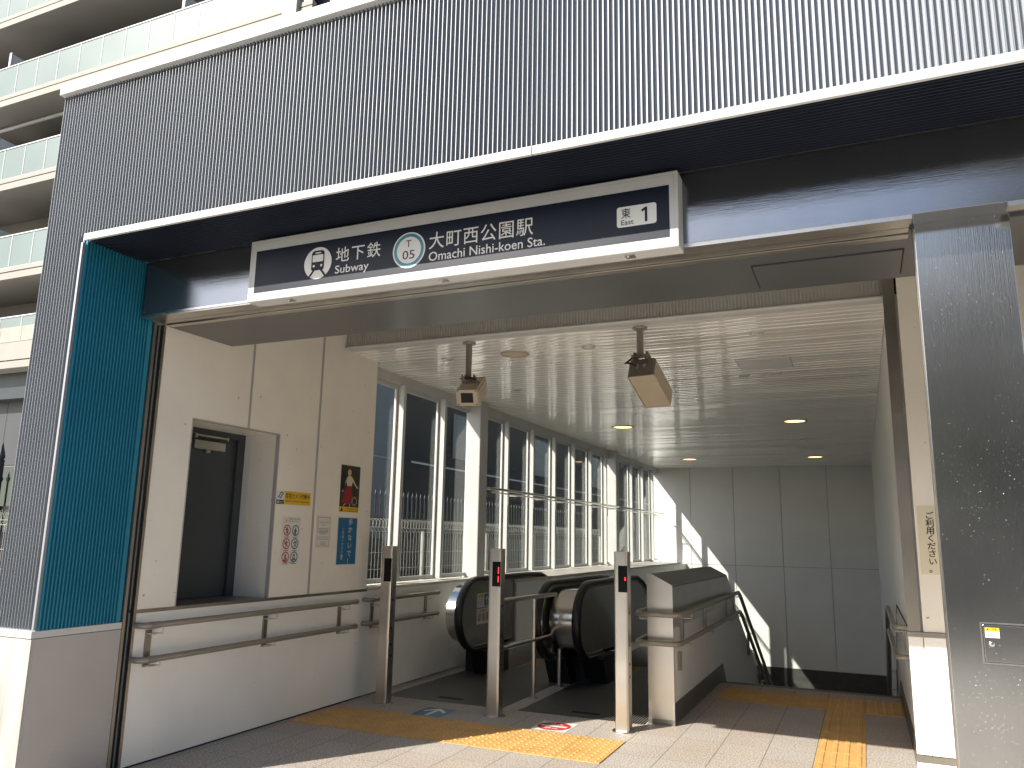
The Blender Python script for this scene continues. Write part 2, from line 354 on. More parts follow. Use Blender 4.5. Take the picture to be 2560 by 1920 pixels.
# floor of the entrance, cut round the escalator pit and the stairs
g = MB()
for x0, x1, y0, y1 in ((HX0, HX1, HY0, 6.17), (HX0, -3.88, 6.17, 8.1), (-2.78, -2.63, 6.17, 8.1), (-1.6, HX1, 6.17, 8.36)):
    g.face([(x0, y0, 0), (x1, y0, 0), (x1, y1, 0), (x0, y1, 0)])
g.build('floor', M_tile, kind='structure', base=(0, 0, 0))
g = MB().box(-4.3, .3, 8.1, 17.7, -5.1, -4.95); g.build('lower_floor', M_stone, kind='structure')

# ================================================================== STATION SHELL
st = thing('station_entrance', (-2, 2.95, 0), 'subway entrance building clad in silver vertical ribs over a dark ribbed soffit', 'building')
def ribs(mb, axis, a0, a1, p, w, d, b0, b1, face, sign, run):
    # rectangular ribs: profile along `axis`, standing `d` proud (sign) of plane `face-d`, running along `run` b0..b1
    n = int((a1-a0)/p); base = face-sign*d; prof = [(a0, base)]
    for i in range(n):
        q = a0+i*p; prof += [(q+.001, base), (q+.001, face), (q+w, face), (q+w, base)]
    prof.append((a1, base))
    def P(pt, t):
        co = {axis: pt[0], run: t}; oth = [k for k in 'xyz' if k not in co][0]; co[oth] = pt[1]
        return (co['x'], co['y'], co['z'])
    for (p0, p1) in zip(prof[:-1], prof[1:]):
        if p0 == p1: continue
        mb.face([P(p0, b0), P(p1, b0), P(p1, b1), P(p0, b1)])
RP, RW, RD = .0235, .0031, .0204
XE = 2.6
m = MB(); ribs(m, 'x', -4.355, XE, RP, RW, RD, 3.035, 3.995, 2.93, -1, 'z'); ribs(m, 'x', -4.355, -4.045, RP, RW, RD, .845, 3.035, 2.93, -1, 'z')
m.box(-4.045, -4.03, 2.932, 2.951, .845, 3.0)          # folded corner bead
m.build('ribbed_cladding', M_silver, st)
m = MB().box(-4.355, XE, 2.954, 3.12, 3.03, 4.0).box(-4.355, -4.05, 2.954, 3.4, .83, 3.03); m.build('backing_wall', M_silver, st)
m = MB().box(-4.368, XE, 2.898, 3.3, 3.988, 4.06); m.build('parapet_cap', M_white, st, bevel=.004)
m = MB().box(-4.005, -1.22, 2.912, 2.93, 3.0, 3.041).box(-1.217, XE, 2.912, 2.93, 3.0, 3.041); m.build('trim_strip', M_white, st, bevel=.003)
m = MB(); ribs(m, 'y', 2.932, 3.36, .0235, .0045, .018, -4.02, XE, 3.008, -1, 'x'); m.build('ribbed_soffit', M_navy, st)
m = MB(); ribs(m, 'y', 2.952, 3.475, .0218, .0065, .015, .84, 3.02, -4.019, 1, 'z')
m.build('reveal_cladding', M_teal, st)
m = MB().box(-4.36, -4.03, 2.945, 3.475, 0, .797); m.cur = 1; m.box(-4.358, -4.027, 2.936, 2.945, 0, .797); m.box(-4.03, -4.024, 2.945, 3.478, 0, .797)
o = m.build('plinth', [M_conc, M_render], st)
o.data.materials[1] = M_render
m = MB().box(-4.365, -4.022, 2.918, 3.48, .8, .838); m.build('plinth_cap', M_white, st, bevel=.004)
m = MB().box(-4.36, -4.027, 2.926, 2.936, 0, .797); m.build('plinth_face', M_conc, st)
# shutter guide slot beside the reveal
m = MB().box(-4.045, -4.018, 3.478, 3.498, 0, 2.66).box(-4.045, -4.018, 3.55, 3.57, 0, 2.66); m.cur = 1; m.box(-4.1, -4.06, 3.498, 3.55, 0, 2.66)
m.build('shutter_guide', [M_dsteel, M_gap], st)
# lintel beam
bm_ = MB().box(-4.0, XE, 3.36, 3.5, 2.672, 3.016); beam = bm_.build('lintel_beam', M_beam, st, bevel=.002)
m = MB().box(-3.8, -3.06, 3.352, 3.36, 2.664, 2.676); m.build('edge_strip', M_polish, beam)
m = MB().box(-4.0, .255, 3.36, 3.42, 2.655, 2.672).box(.585, XE, 3.36, 3.42, 2.655, 2.672).box(-4.0, .25, 3.43, 3.47, 2.66, 2.68).box(-4.0, .25, 3.49, 3.545, 2.665, 2.685).box(-4.0, .25, 3.555, 3.6, 2.658, 2.69)
m.build('shutter_track', M_steel, beam)
m = MB().box(-4.02, .25, 3.6, 4.155, 2.66, 2.75).box(.25, XE, 3.5, 4.155, 2.66, 2.75); so = m.build('beam_soffit', M_soffit, st)
m = MB().box(-.41, .235, 3.73, 4.08, 2.654, 2.6595); m.cur = 1; m.box(-.418, .243, 3.722, 4.088, 2.6585, 2.6598); m.build('access_hatch', [M_soffit, M_gap], so)
m = MB().box(-4.03, XE, 3.5, 4.15, 2.75, 3.0); m.build('beam_core', M_soffit, st)
m = MB().box(-4.36, XE, 3.12, 18, 3.3, 3.5); m.build('roof', M_conc, st)
m = MB().box(-4.36, -4.05, 3.4, 3.498, 0, 3.3); m.build('return_wall', M_render, st)
m = MB().box(XE, XE+.2, 2.95, 18, 0, 4.0); m.build('flank_wall', M_render, st)
# vent fascia and ceiling
m = MB(); ribs(m, 'x', -4.02, XR-.005, .024, .011, .008, 2.964, 3.29, 5.5, -1, 'z'); m.build('vent_fascia', M_fascia, st)
m = MB().box(-4.02, XR-.005, 5.52, 5.56, 2.96, 3.3); m.build('fascia_backing', M_gap, st)
m = MB(); m.prism([(5.488, 2.956), (5.492, 2.946), (5.502, 2.942), (5.6, 2.942), (5.6, 2.964), (5.49, 2.964)], 'x', -4.02, XR-.004); m.build('fascia_lip', M_white, st)
m = MB(); y = 5.6; k = 0; rng = random.Random(3)
while y < 17.59:
    y1 = min(y+.1, 17.6); tl = rng.uniform(-.0014, .0014); N = 6
    prof = [(y, 2.952), (y+.003, 2.944)]
    for i in range(N+1):
        t = i/N; prof.append((y+.004+(y1-y-.008)*t, 2.9425-.0018*(1-(2*t-1)**2)+tl*(2*t-1)))
    prof += [(y1-.003, 2.944), (y1, 2.952)]
    x0c = XL if y < 6.0 else -4.3
    b = len(m.v); xs = [x0c, XR-.003]
    m.raw([(x, a, z) for a, z in prof for x in xs], [(2*i, 2*i+1, 2*i+3, 2*i+2) for i in range(len(prof)-1)], True)
    y += .1
ceil = m.build('slat_ceiling', M_ceil, st)
m = MB().box(-.945, -.495, 7.0, 7.45, 2.936, 2.9415); m.cur = 1; m.box(-.952, -.488, 6.993, 7.457, 2.939, 2.943); m.build('ceiling_hatch', [M_ceil, M_joint], ceil)
m = MB().box(-.93, -.51, 14.1, 14.5, 2.936, 2.9415); m.cur = 1; m.box(-.937, -.503, 14.093, 14.507, 2.939, 2.943); m.build('ceiling_hatch', [M_ceil, M_joint], ceil)
# steel pillar
m = MB().box(.266, .607, 3.476, 3.59, 0, 2.674); pil = m.build('steel_pillar', M_pillar, st, bevel=.003)
m = MB().box(.2635, .2655, 3.48, 3.50, 0, 2.655).box(.2635, .2655, 3.52, 3.54, 0, 2.655); m.build('edge_bead', M_steel, pil)
dr = MB().box(.381, .585, 3.4695, 3.4755, .952, 1.082).build('meter_door', M_pillar, pil, bevel=.002)
m = MB()
for q in ((.373, .378, .944, 1.091), (.588, .593, .944, 1.091), (.378, .588, 1.086, 1.091), (.378, .588, .944, .949)): m.box(q[0], q[1], 3.4705, 3.4755, q[2], q[3])
m.build('door_trim', M_steel, dr)
m = MB(); m.lathe((0, 0, 0), [(.011, 0), (.011, .004), (.008, .007), (.003, .008)], 20); m.v = [(.405+x, 3.4695-z, 1.015+y) for x, y, z in m.v]; m.build('key_lock', M_polish, dr)
p = Print((.387, 3.469, 1.037), UX, UZ, -UY); p.rect(0, 0, .046, .036, M_pw); p.up(.0004); p.rect(0, .024, .046, .036, M_py); p.up(.0004)
p.poly([(.006, .026), (.013, .026), (.0095, .034)], M_pk); p.text('注意', .019, .026, .038, .0345, M_pr)
for i in range(3): p.rect(.004, .004+.006*i, .04-(.006*(i % 2)), .0065+.006*i, M_pgrey)
p.build('warning_sticker', dr)

# ================================================================== SIDE WALL WITH DOOR (on the left)
sw = thing('side_wall', (XL, 4.8, 0), 'cream panelled wall with a recessed dark door above a white dado', 'wall')
m = MB()
for y0, y1, z0, z1 in ((3.57, 3.875, .9, 3.3), (3.875, 4.384, 2.105, 3.3), (4.409, 4.735, 2.105, 3.3), (4.735, 5.189, .9, 3.3), (5.219, 6.01, .9, 3.3)):
    m.box(-4.3, XL, y0, y1, z0, z1)
m.build('upper_panel', M_wall, sw)
m = MB().box(-4.04, XL-.002, 4.385, 4.408, 2.11, 3.3).box(-4.04, XL-.002, 5.19, 5.218, .9, 3.3); m.build('panel_joint', M_joint, sw)
m = MB().box(-4.5, XL+.004, 3.57, 6.015, .878, .9); m.build('ledge', M_dsteel, sw, bevel=.002); m = MB().box(-4.6, -4.505, 3.6, 5.0, .0, 2.4); m.build('recess_light_stop', M_dark, sw)  # unseen dark panel added behind the door to stop outside light leaking in
m = MB().box(-4.2, XL, 3.57, 6.01, .012, .878); m.build('dado_panel', M_wall2, sw); m = MB().box(-4.2, XL-.004, 3.57, 6.01, 0, .012); m.build('skirting', M_gap, sw)
# door recess
m = MB().box(-4.5, -4.05, 3.86, 3.874, .9, 2.11).box(-4.5, -4.05, 4.736, 4.75, .9, 2.11).box(-4.5, -4.05, 3.875, 4.735, 2.106, 2.12); m.build('recess_lining', M_grey_wall, sw)
m = MB().box(-4.06, XL+.003, 3.868, 3.876, .9, 2.108).box(-4.06, XL+.003, 4.733, 4.741, .9, 2.108).box(-4.06, XL+.003, 3.876, 4.733, 2.1, 2.108); m.build('recess_trim', M_joint, sw)
m = MB().box(-4.42, -4.385, 3.93, 4.66, .905, 2.06); dor = m.build('door', M_dark, sw)
m = MB().box(-4.44, -4.36, 3.874, 3.93, .9, 2.106).box(-4.44, -4.36, 4.66, 4.736, .9, 2.106).box(-4.44, -4.36, 3.93, 4.66, 2.06, 2.106); m.build('door_frame', M_dark, dor)
m = MB().box(-4.385, -4.33, 4.2, 4.5, 1.955, 2.015).box(-4.37, -4.345, 4.33, 4.37, 1.935, 1.955); m.tube([(-4.335, 4.2, 2.05), (-4.32, 4.5, 2.05)], .008, 8).box(-4.385, -4.32, 4.19, 4.21, 2.03, 2.06).box(-4.385, -4.31, 4.49, 4.51, 2.035, 2.06)
m.build('door_closer', M_steel, dor)

# handrails of the side wall
def wall_rail(y0, y1, label, brk):
    t = thing('handrail', (XL+.08, (y0+y1)/2, .6), label, 'handrail', 'double handrails along the walls')
    for z in (.81, .612):
        mb = MB(); x = XL+.08
        mb.tube([(XL+.005, y0-.02, z), (x-.035, y0-.018, z), (x-.01, y0, z), (x, y0+.03, z), (x, y1-.03, z), (x-.003, y1, z)], .019, 14)
        r = mb.build('rail', M_rail, t)
        MB().tube([(x, y0+.02, z), (x, y0+.09, z)], .0215, 14).build('rail_end', M_rail, r); MB().tube([(x, y1-.03, z), (x, y1+.004, z)], .021, 14).build('rail_end', M_rail, r)
    for b in brk:
        mb = MB().box(XL, XL+.012, b-.02, b+.02, .56, .775)
        mb.cur = 1; mb.box(XL+.012, XL+.074, b-.012, b+.05, .752, .757).box(XL+.07, XL+.074, b+.046, b+.05, .752, .8)
        mb.box(XL+.012, XL+.074, b-.012, b+.05, .566, .571).box(XL+.07, XL+.074, b+.046, b+.05, .571, .6)
        mb.build('bracket', [M_dsteel, M_wire], t)
    return t
wall_rail(3.6, 5.76, 'long double bronze handrail fixed to the white dado below the dark door', (3.68, 4.72, 5.62))
wall_rail(5.98, 7.17, 'short double bronze handrail below the windows behind the first steel post', (6.1, 7.05))

# ================================================================== WINDOW WALL
ww = thing('window_wall', (-4.2, 12, 0), 'glazed wall of tall panes between white mullions on a low white parapet', 'wall')
ml = [6.62+.855*k for k in range(13)]
COLS = [(8.2, 8.41), (13.8, 13.98)]
edges = []
for k, yk in enumerate(ml):
    if k in (2,): continue
    if k == 9: continue
    mb = MB().box(-4.176, -4.11, yk-.0, yk+.05, .93, 2.84).box(-4.205, -4.18, yk-.03, yk+.06, .93, 2.84)
    mb.build('mullion', M_white, ww, bevel=.003); edges.append(yk)
for a, b in COLS:
    mb = MB(); mb.box(-4.22, -4.03, a, b, .905, 2.94); mb.build('column', M_white, ww, bevel=.012)
cuts = sorted([(y-.03, y+.06) for y in edges]+[(a, b) for a, b in COLS]+[(5.98, 6.02), (17.55, 17.6)])
for (a, b), (c, d) in zip(cuts[:-1], cuts[1:]):
    if c-b < .08: continue
    f = MB().box(-4.205, -4.18, b, c, .93, .965).box(-4.205, -4.18, b, c, 2.80, 2.84).build('window_frame', M_white, ww)
    MB().box(-4.197, -4.189, b, c, .965, 2.80).build('pane', M_glass, f)
MB().box(-4.3, -4.16, 6.0, 17.6, 2.84, 2.96).build('head_beam', M_white, ww)
MB().box(-4.3, XL, 6.01, 8.3, .012, .885).build('parapet', M_wall2, ww)
MB().box(-4.3, XL+.012, 6.016, 8.3, .885, .93 if False else .91).build('sill', M_sill, ww, bevel=.004)
mb = MB(); yj = 8.3; js = [9.19, 9.73, 10.28, 10.82, 11.36, 11.9, 12.45, 13.0, 13.6, 14.13, 14.67, 15.2, 15.75, 16.3, 16.85, 17.4, 17.6]
for j in js: mb.box(-4.3, -3.58, yj+.003, j-.003, -5, .872); yj = j
mb.build('parapet', M_grey_wall, ww)
MB().box(-4.3, -3.565, 8.3, 17.0, .874, .905).build('sill', M_sill, ww, bevel=.004)
MB().box(-4.3, -3.59, 8.3, 17.6, -5, .86).build('parapet_core', M_joint, ww)
# rail across the panes
wr = thing('guard_bar', (-3.97, 12, 1.9), 'slim steel guard bar crossing the tall window panes', 'handrail')
for a, b in ((8.42, 13.78), (14.0, 17.3)):
    mb = MB().tube([(-4.03, a-.0, 1.925), (-3.97, a+.05, 1.925), (-3.97, b-.05, 1.925), (-4.02, b, 1.925)], .016, 10); mb.tube([(-3.985, a+.02, 1.885), (-3.985, b-.05, 1.885)], .009, 8)
    r = mb.build('rail', M_polish, wr)
for y in edges:
    if y > 8.5: MB().box(-4.112, -4.1, y+.004, y+.046, 1.76, 1.89).box(-4.1, -3.985, y+.02, y+.028, 1.87, 1.89).build('bracket', M_dsteel, wr)

# ================================================================== END WALL, RIGHT WALL
ew = thing('end_wall', (-2, 17.6, 0), 'tall light grey panelled wall closing the far end above the stairs', 'wall')
mb = MB(); xs = [-4.3, -3.457, -2.53, -1.56, -.645, .24]
for a, b in zip(xs[:-1], xs[1:]):
    for z0, z1 in ((-1.14, .855), (.865, 2.96)): mb.box(a+.005, b-.005, 17.6, 17.64, z0, z1)
mb.build('wall_panel', M_grey_wall, ew)
MB().box(-4.3, .3, 17.62, 17.8, -1.2, 3).build('panel_backing', M_joint, ew)
MB().box(-4.3, .3, 17.59, 17.8, -5, -1.145).build('lower_band', M_stone, ew)
rw = thing('stair_wall', (XR, 12, 0), 'pale wall along the open side of the stairs behind the steel pillar', 'wall')
MB().box(XR, .29, 5.472, 17.6, .0, 2.96).build('wall_panel', M_grey_wall, rw)
MB().box(XR+.006, .29, 8.36, 17.6, -5, 0).build('lower_panel', M_grey_wall, rw)
mb = MB(); mb.prism([(5.48, .84), (5.48, .828), (8.0, .828), (16, -3.3), (16, -3.288), (8.0, .84)], 'x', XR-.004, XR+.001); mb.build('dado_line', M_gap, rw)
mb = MB(); mb.prism([(5.48, 0), (8.36, 0), (17, -4.5), (17, -4.3), (8.4, .14), (5.48, .14)], 'x', XR-.006, XR+.001); mb.build('skirting', M_stone, rw)
jw = thing('jamb_wall', (.4, 5.7, 0), 'narrow white wall strip beside the steel pillar, cream above and white below a ledge', 'wall')
MB().box(.289, 2.6, 5.44, 5.9, .86, 3.3).build('upper_panel', M_wall, jw)
MB().box(.206, .275, 5.434, 5.47, .86, 3.3).build('jamb_trim', M_dsteel, jw)
MB().box(.275, .289, 5.475, 5.49, .86, 3.3).build('jamb_gap', M_gap, jw)
MB().box(.2, 2.6, 5.426, 5.47, .832, .858).build('ledge', M_dsteel, jw, bevel=.002)
MB().box(.206, .284, 5.44, 5.47, .172, .83).box(.287, 2.6, 5.435, 5.47, .172, .83).build('lower_panel', M_wall2, jw, bevel=.002)
MB().box(.203, 2.6, 5.43, 5.47, .133, .169).build('band', M_dsteel, jw)
MB().box(.203, 2.6, 5.43, 5.47, 0, .13).build('plinth', M_wall2, jw)
MB().box(.8, 2.6, 3.8, 5.4, .0, 3.3).build('side_block', M_wall, jw)
# hand rail on the right wall going down the stairs
t = thing('handrail', (XR-.08, 9, .5), 'double handrail descending the stairs along the pale stair wall', 'handrail', 'double handrails along the walls')
for z in (.81, .612):
    x = XR-.075
    mb = MB().tube([(XR, 6.2, z), (x+.02, 6.2, z), (x, 6.24, z), (x, 8.05, z), (x, 8.35, z-.08), (x, 16.5, z-.08-8.15*.517)], .019, 12); mb.build('rail', M_rail, t)
for b in (6.5, 7.9, 9.4, 11):
    dz = 0 if b < 8.1 else -(b-8.1)*.517
    mb = MB().box(XR-.012, XR, b-.02, b+.02, .56+dz, .775+dz)
    mb.cur = 1; mb.box(XR-.07, XR-.012, b-.012, b+.05, .752+dz, .757+dz).box(XR-.07, XR-.012, b-.012, b+.05, .566+dz, .571+dz)
    mb.build('bracket', [M_dsteel, M_wire], t)

# ================================================================== STAIRS
ss = thing('staircase', (-.6, 8.36, 0), 'dark stone stairs going down between the steel partition and the pale wall', 'stairs')
mb = MB(); prof = [(8.36, -5), (8.36, 0)]
yy, zz = 8.36, 0.
for i in range(30):
    prof += [(yy, zz-.155), (yy+.3, zz-.155)]; yy += .3; zz -= .155
prof.append((yy, -5)); 
prof = prof[2:]; prof = [(8.36, -5), (8.36, -.155)]+prof[1:]
mb.prism(prof, 'x', -1.38, XR); mb.build('steps', M_stone, ss)
MB().box(-1.38, XR-.008, 8.3, 8.365, -.155, .004).build('nosing', M_stone, ss)

# ================================================================== PARTITION BESIDE THE STAIRS
pt = thing('partition', (-1.48, 7.5, 0), 'low stainless steel clad partition between the escalators and the stairs', 'partition')
body = [(6.26, 0), (8.1, 0), (8.1, -5), (17, -5), (17, -3.25), (9.36, .72), (8.95, .93), (6.26, .93)]
mb = MB(); mb.prism(body, 'x', -1.565, -1.392); mb.build('wall_body', M_grey_wall, pt)
# folded steel cap: slanting top, higher on the left
xa, xb = -1.58, -1.38
def capz(x): return 1.105+(1.022-1.105)*(x-xa)/(xb-xa) if x > xa+.028 else 1.108
yA, yB, yC = 6.235, 8.9, 9.3
V = [(xa, yA, .8), (xa+.03, yA, 1.108), (xb, yA, 1.022), (xb, yA, .8)]
mb = MB()
mb.face([(xa, yA, .0+.04), (xb, yA, .04), (xb, yA, 1.022), (xa+.03, yA, 1.108), (xa, yA, 1.108)])
mb.face([(xb, yA, .04), (xb, yA+.024, .04), (xb, yA+.024, .8), (xb, yA, .8)])
mb.face([(xb, yA, .70), (xb, yB+.55, .70), (xb, yB, 1.005), (xb, yA, 1.022)])
mb.face([(xa, yA, .04), (xa, yA, 1.108), (xa, yB, 1.09), (xa, yC, .8), (xa, yC, .04)])
mb.face([(xb-.0, yB, 1.005), (xb, yB+.55, .70), (xa, yB+.55, .70), (xa, yB, 1.09)])
mb.build('steel_cap', M_steel, pt)
mb = MB(); mb.face([(xa, yA, 1.108), (xa+.03, yA, 1.109), (xa+.03, yB, 1.093), (xa, yB, 1.093)]); mb.face([(xa+.03, yA, 1.109), (xb+.002, yA, 1.024), (xb+.002, yB, 1.007), (xa+.03, yB, 1.093)])
mb.face([(xb+.002, yA, 1.024), (xb+.002, yB, 1.007), (xb+.002, yB, .995), (xb+.002, yA, 1.01)])
mb.build('top_plate', M_soffit, pt)
MB().box(xa-.002, xb+.002, yA-.004, 6.26, 0, .04).build('foot', M_dsteel, pt)
mb = MB(); mb.prism([(6.26, 0), (8.36, 0), (8.95, -.3), (8.5, .15), (6.26, .15)], 'x', -1.3915, -1.383); mb.build('skirting', M_stone, pt)
MB().box(-1.3915, -1.37, 6.42, 6.47, .37, .51).box(-1.37, -1.365, 6.455, 6.47, .37, .51).build('lock_plate', M_dsteel, pt)
# looping handrails round the partition
lr = thing('loop_handrail', (-1.48, 7.5, .6), 'pair of bronze handrails looping round the steel partition and running downstairs', 'handrail')
for z, ex in ((.81, 9.33), (.6, 9.4)):
    xr_, xl_ = -1.31, -1.65
    pts = [(xl_, 8.2, z), (xl_, 6.22, z), (xl_+.01, 6.17, z), (xl_+.04, 6.13, z), (xl_+.08, 6.12, z), (xr_-.08, 6.12, z), (xr_-.04, 6.13, z), (xr_-.01, 6.17, z), (xr_, 6.22, z), (xr_, ex-.1, z), (xr_, ex+.05, z-.05), (xr_, 16.6, z-.05-(16.6-ex-.05)*.5)]
    MB().tube(pts, .02, 14).build('rail', M_rail, lr)
for b, dz in ((6.55, 0), (7.55, 0), (8.75, 0), (9.3, 0), (10.4, -.5), (11.4, -1.0)):
    if dz == 0:
        mb = MB().box(-1.379, -1.366, b-.02, b+.02, .545, .775)
    else: mb = MB().box(-1.391, -1.366, b-.02, b+.02, .5+dz, .74+dz)
    mb.cur = 1
    for z in (.752, .55): mb.box(-1.366, -1.306, b-.008, b+.06, z+dz, z+.006+dz).box(-1.312, -1.306, b+.054, b+.06, z+dz, z+.045+dz)
    mb.build('bracket', [M_dsteel, M_wire], lr)
for z in (.752, .55):
    MB().box(-1.66, -1.582, 6.3, 6.42, z, z+.006).box(-1.66, -1.654, 6.3, 6.306, z, z+.04).build('bracket', M_wire, lr)

# ================================================================== SENSOR POSTS
def post(cx, label, leds):
    t = thing('sensor_post', (cx, 5.9, 0), label, 'post', 'steel sensor posts in front of the escalators')
    h = .0525; r = .016
    poly = []
    for qx, qy, a in ((h-r, h-r, 0), (-h+r, h-r, 90), (-h+r, -h+r, 180), (h-r, -h+r, 270)):
        poly += [(cx+qx+r*math.cos(math.radians(a+i*22.5)), 5.905+qy+r*math.sin(math.radians(a+i*22.5))) for i in range(5)]
    mb = MB(); mb.prism(poly, 'z', .006, 1.275); sh = mb.build('shaft', M_steel, t)
    MB().lathe((cx, 5.905, .0), [(.085, .0), (.085, .004), (.08, .007)], 28).build('base_flange', M_dsteel, t)
    wdw = MB().box(cx-.018, cx+.05, 5.8505, 5.86, .98, 1.173).build('sensor_window', M_lens, t)
    for i, (z0, z1) in enumerate(leds):
        MB().box(cx+.034, cx+.0385, 5.8485, 5.8503, z0, z1).build('indicator', M_led, wdw)
    for z in (.83, .6, .47, .38): MB().obox((cx+.0535, 5.895, z), UX, UY, UZ, .0015, .007, .009).build('button', M_black, sh)
    return t
post(-3.738, 'steel sensor post beside the short handrail, sensor window unlit', [])
post(-2.72, 'steel sensor post with two glowing red bars, joined to a tubular guard rail', [(1.08, 1.131), (1.015, 1.06)])
post(-1.682, 'steel sensor post with one red dot, standing beside the steel partition', [(1.064, 1.089)])
# guard rail behind the middle post
gr = thing('guard_rail', (-2.71, 6.6, 0), 'tubular steel guard rail dividing the two escalator landings', 'railing')
MB().tube([(-2.715, 5.96, .86), (-2.713, 7.2, .845), (-2.712, 7.27, .83), (-2.71, 7.31, .79), (-2.71, 7.327, .74), (-2.71, 7.327, .0)], .021, 14).build('top_rail', M_steel, gr)
MB().tube([(-2.715, 5.96, .49), (-2.711, 7.32, .48)], .016, 12).build('lower_rail', M_steel, gr)
MB().tube([(-2.714, 6.69, 0), (-2.714, 6.69, .845)], .018, 12).build('post', M_steel, gr)
for y in (6.69, 7.327): MB().lathe((-2.713, y, 0), [(.045, 0), (.045, .004), (.03, .008)], 20).build('base_flange', M_dsteel, gr)

# ================================================================== ESCALATORS
SL = math.tan(math.radians(30))
def belt(mb, path, xc, hw, ht):
    n = len(path); prof = [(-hw, -ht*.4), (-hw*.9, ht*.5), (-hw*.55, ht), (hw*.55, ht), (hw*.9, ht*.5), (hw, -ht*.4), (hw*.7, -ht), (-hw*.7, -ht)]; k = len(prof); vs = []
    for i in range(n):
        a = Vector(path[max(i-1, 0)]); b = Vector(path[min(i+1, n-1)]); d = (b-a).normalized(); nn = Vector((-d.y, d.x))
        for px, pn in prof: q = Vector(path[i])+nn*pn; vs.append((xc+px, q.x, q.y))
    mb.raw(vs, [(i*k+j, i*k+(j+1) % k, (i+1)*k+(j+1) % k, (i+1)*k+j) for i in range(n-1) for j in range(k)], True)
    mb.face(vs[:k][::-1]); mb.face(vs[-k:]); return mb
def loop(y0, off=0., tail=True):
    # outline of a balustrade: newel at y0, flat top, then down the incline
    rz = .345-off; cz = .605; ry = .40-off
    p = [(y0+.75, cz-rz)]+arc(y0+.4, cz, ry, rz, -90, -270, 18)
    yb = y0+2.1; p += [(yb-.3, cz+rz-.0), (yb, cz+rz-.012), (yb+.22, cz+rz-.065), (yb+.42, cz+rz-.155)]
    ye = 16.5; p.append((ye, cz+rz-.155-(ye-yb-.42)*SL)); return p
def balustrade(t, xc, y0, inner):                    # inner = +1: the walking side faces +x
    b = belt(MB(), loop(y0), xc, .042, .022)
    # outer arc on the nose reads thick: rubber hand rail
    bal = MB()
    p = loop(y0, .045); yb = y0+2.1
    lowz = .25; pol = p[1:]+[(16.5, p[-1][1]-.62), (yb+.45, lowz-.16), (yb, lowz)]
    bal.prism(pol, 'x', xc-.014, xc+.014); o = bal.build('balustrade', M_panel, t)
    b.build('hand_rail', M_black, o)
    mb = belt(MB(), loop(y0, .034), xc, .026, .012); mb.build('rail_guide', M_dsteel, o)
    # deck and skirt
    mb = MB(); e = inner
    mb.prism([(y0+.85, .0), (yb, .0), (16.5, -(16.5-yb)*SL), (16.5, .2-(16.5-yb)*SL), (yb+.1, .2), (y0+.95, .2)], 'x', xc-.05, xc+.05)
    mb.prism([(y0+.62, .0), (y0+.97, .0), (y0+.97, .26), (y0+.5, .27), (y0+.48, .24)], 'x', xc-.11, xc+.11)
    mb.build('skirt', M_bskirt, o)
    mb = MB(); a, c = xc+e*.02, xc+e*.1
    for (ya, za), (yc, zc) in (((y0+.97, 0), (yb+.1, 0)), ((yb+.1, 0), (16.5, -(16.4-yb)*SL))):
        mb.face([(a, ya, za+.255), (a, yc, zc+.255), (c, yc, zc+.2), (c, ya, za+.2)])
        mb.face([(c, ya, za+.2), (c, yc, zc+.2), (c, yc, zc-.1), (c, ya, za-.1)])
    mb.build('deck', M_polish, o)
    return o
M_panel = mat('dark_balustrade_steel', (.27, .265, .25), .16, .75, .06, 1.5)
def escalator(xa, xb, ya, yb_, label):
    t = thing('escalator', ((xa+xb)/2, 7.6, 0), label, 'escalator')
    A = balustrade(t, xa, ya, 1); B = balustrade(t, xb, yb_, -1)
    mb = MB(); x0, x1 = xa+.1, xb-.1; y, z = 8.1, -.012; k = 0
    mb.box(x0, x1, 7.9, 8.1, -.2, -.004)
    while y < 16.2:
        mb.cur = 0; mb.box(x0+.02, x1-.02, y, y+.39, z-.3, z)
        mb.cur = 1; mb.box(x0, x0+.02, y, y+.39, z-.3, z+.001); mb.box(x1-.02, x1, y, y+.39, z-.3, z+.001); mb.box(x0+.02, x1-.02, y+.375, y+.392, z-.02, z+.0015)
        y += .4; k += 1
        z -= 0 if k < 2 else (.09 if k == 2 else .22)
    mb.build('step_band', [M_plate, M_yel], t)
    return t, A
fp = [(-3.88, -2.78), (-2.63, -1.6)]
e1, A1 = escalator(-3.62, -2.76, 6.98, 6.86, 'escalator beside the window parapet, with a white warning sticker on its dark balustrade')
e2, A2 = escalator(-2.44, -1.68, 7.02, 7.02, 'escalator between the tubular guard rail and the steel partition')
for (x0, x1), t in zip(fp, (e1, e2)): MB().box(x0, x1, 6.17, 8.1, -.05, .002).build('landing_plate', M_plate, t)
for (x0, x1), t in zip(fp, (e1, e2)): MB().box((x0+x1)/2-.12, (x0+x1)/2+.12, 6.3, 6.36, .002, .0035).build('lifting_socket', M_gap, t)
# rounded steel newel housings
def housing(x0, x1, y0, t):
    p = loop(y0, .06)[1:]; pol = p[:18]+[(y0+2.0, p[17][1]), (y0+2.0, .27), (y0+.45, .27)]
    mb = MB(); mb.prism(pol, 'x', x0, x1, True); o = mb.build('newel_housing', M_polish, t)
    MB().box(x0-(.05 if x0 < -3 else -.01), x1-.01, y0+.62, y0+1.9, 0, .275).build('housing_base', M_bskirt, o); return o
housing(-3.80, -3.67, 7.0, e1); housing(-2.71, -2.49, 7.0, e2)
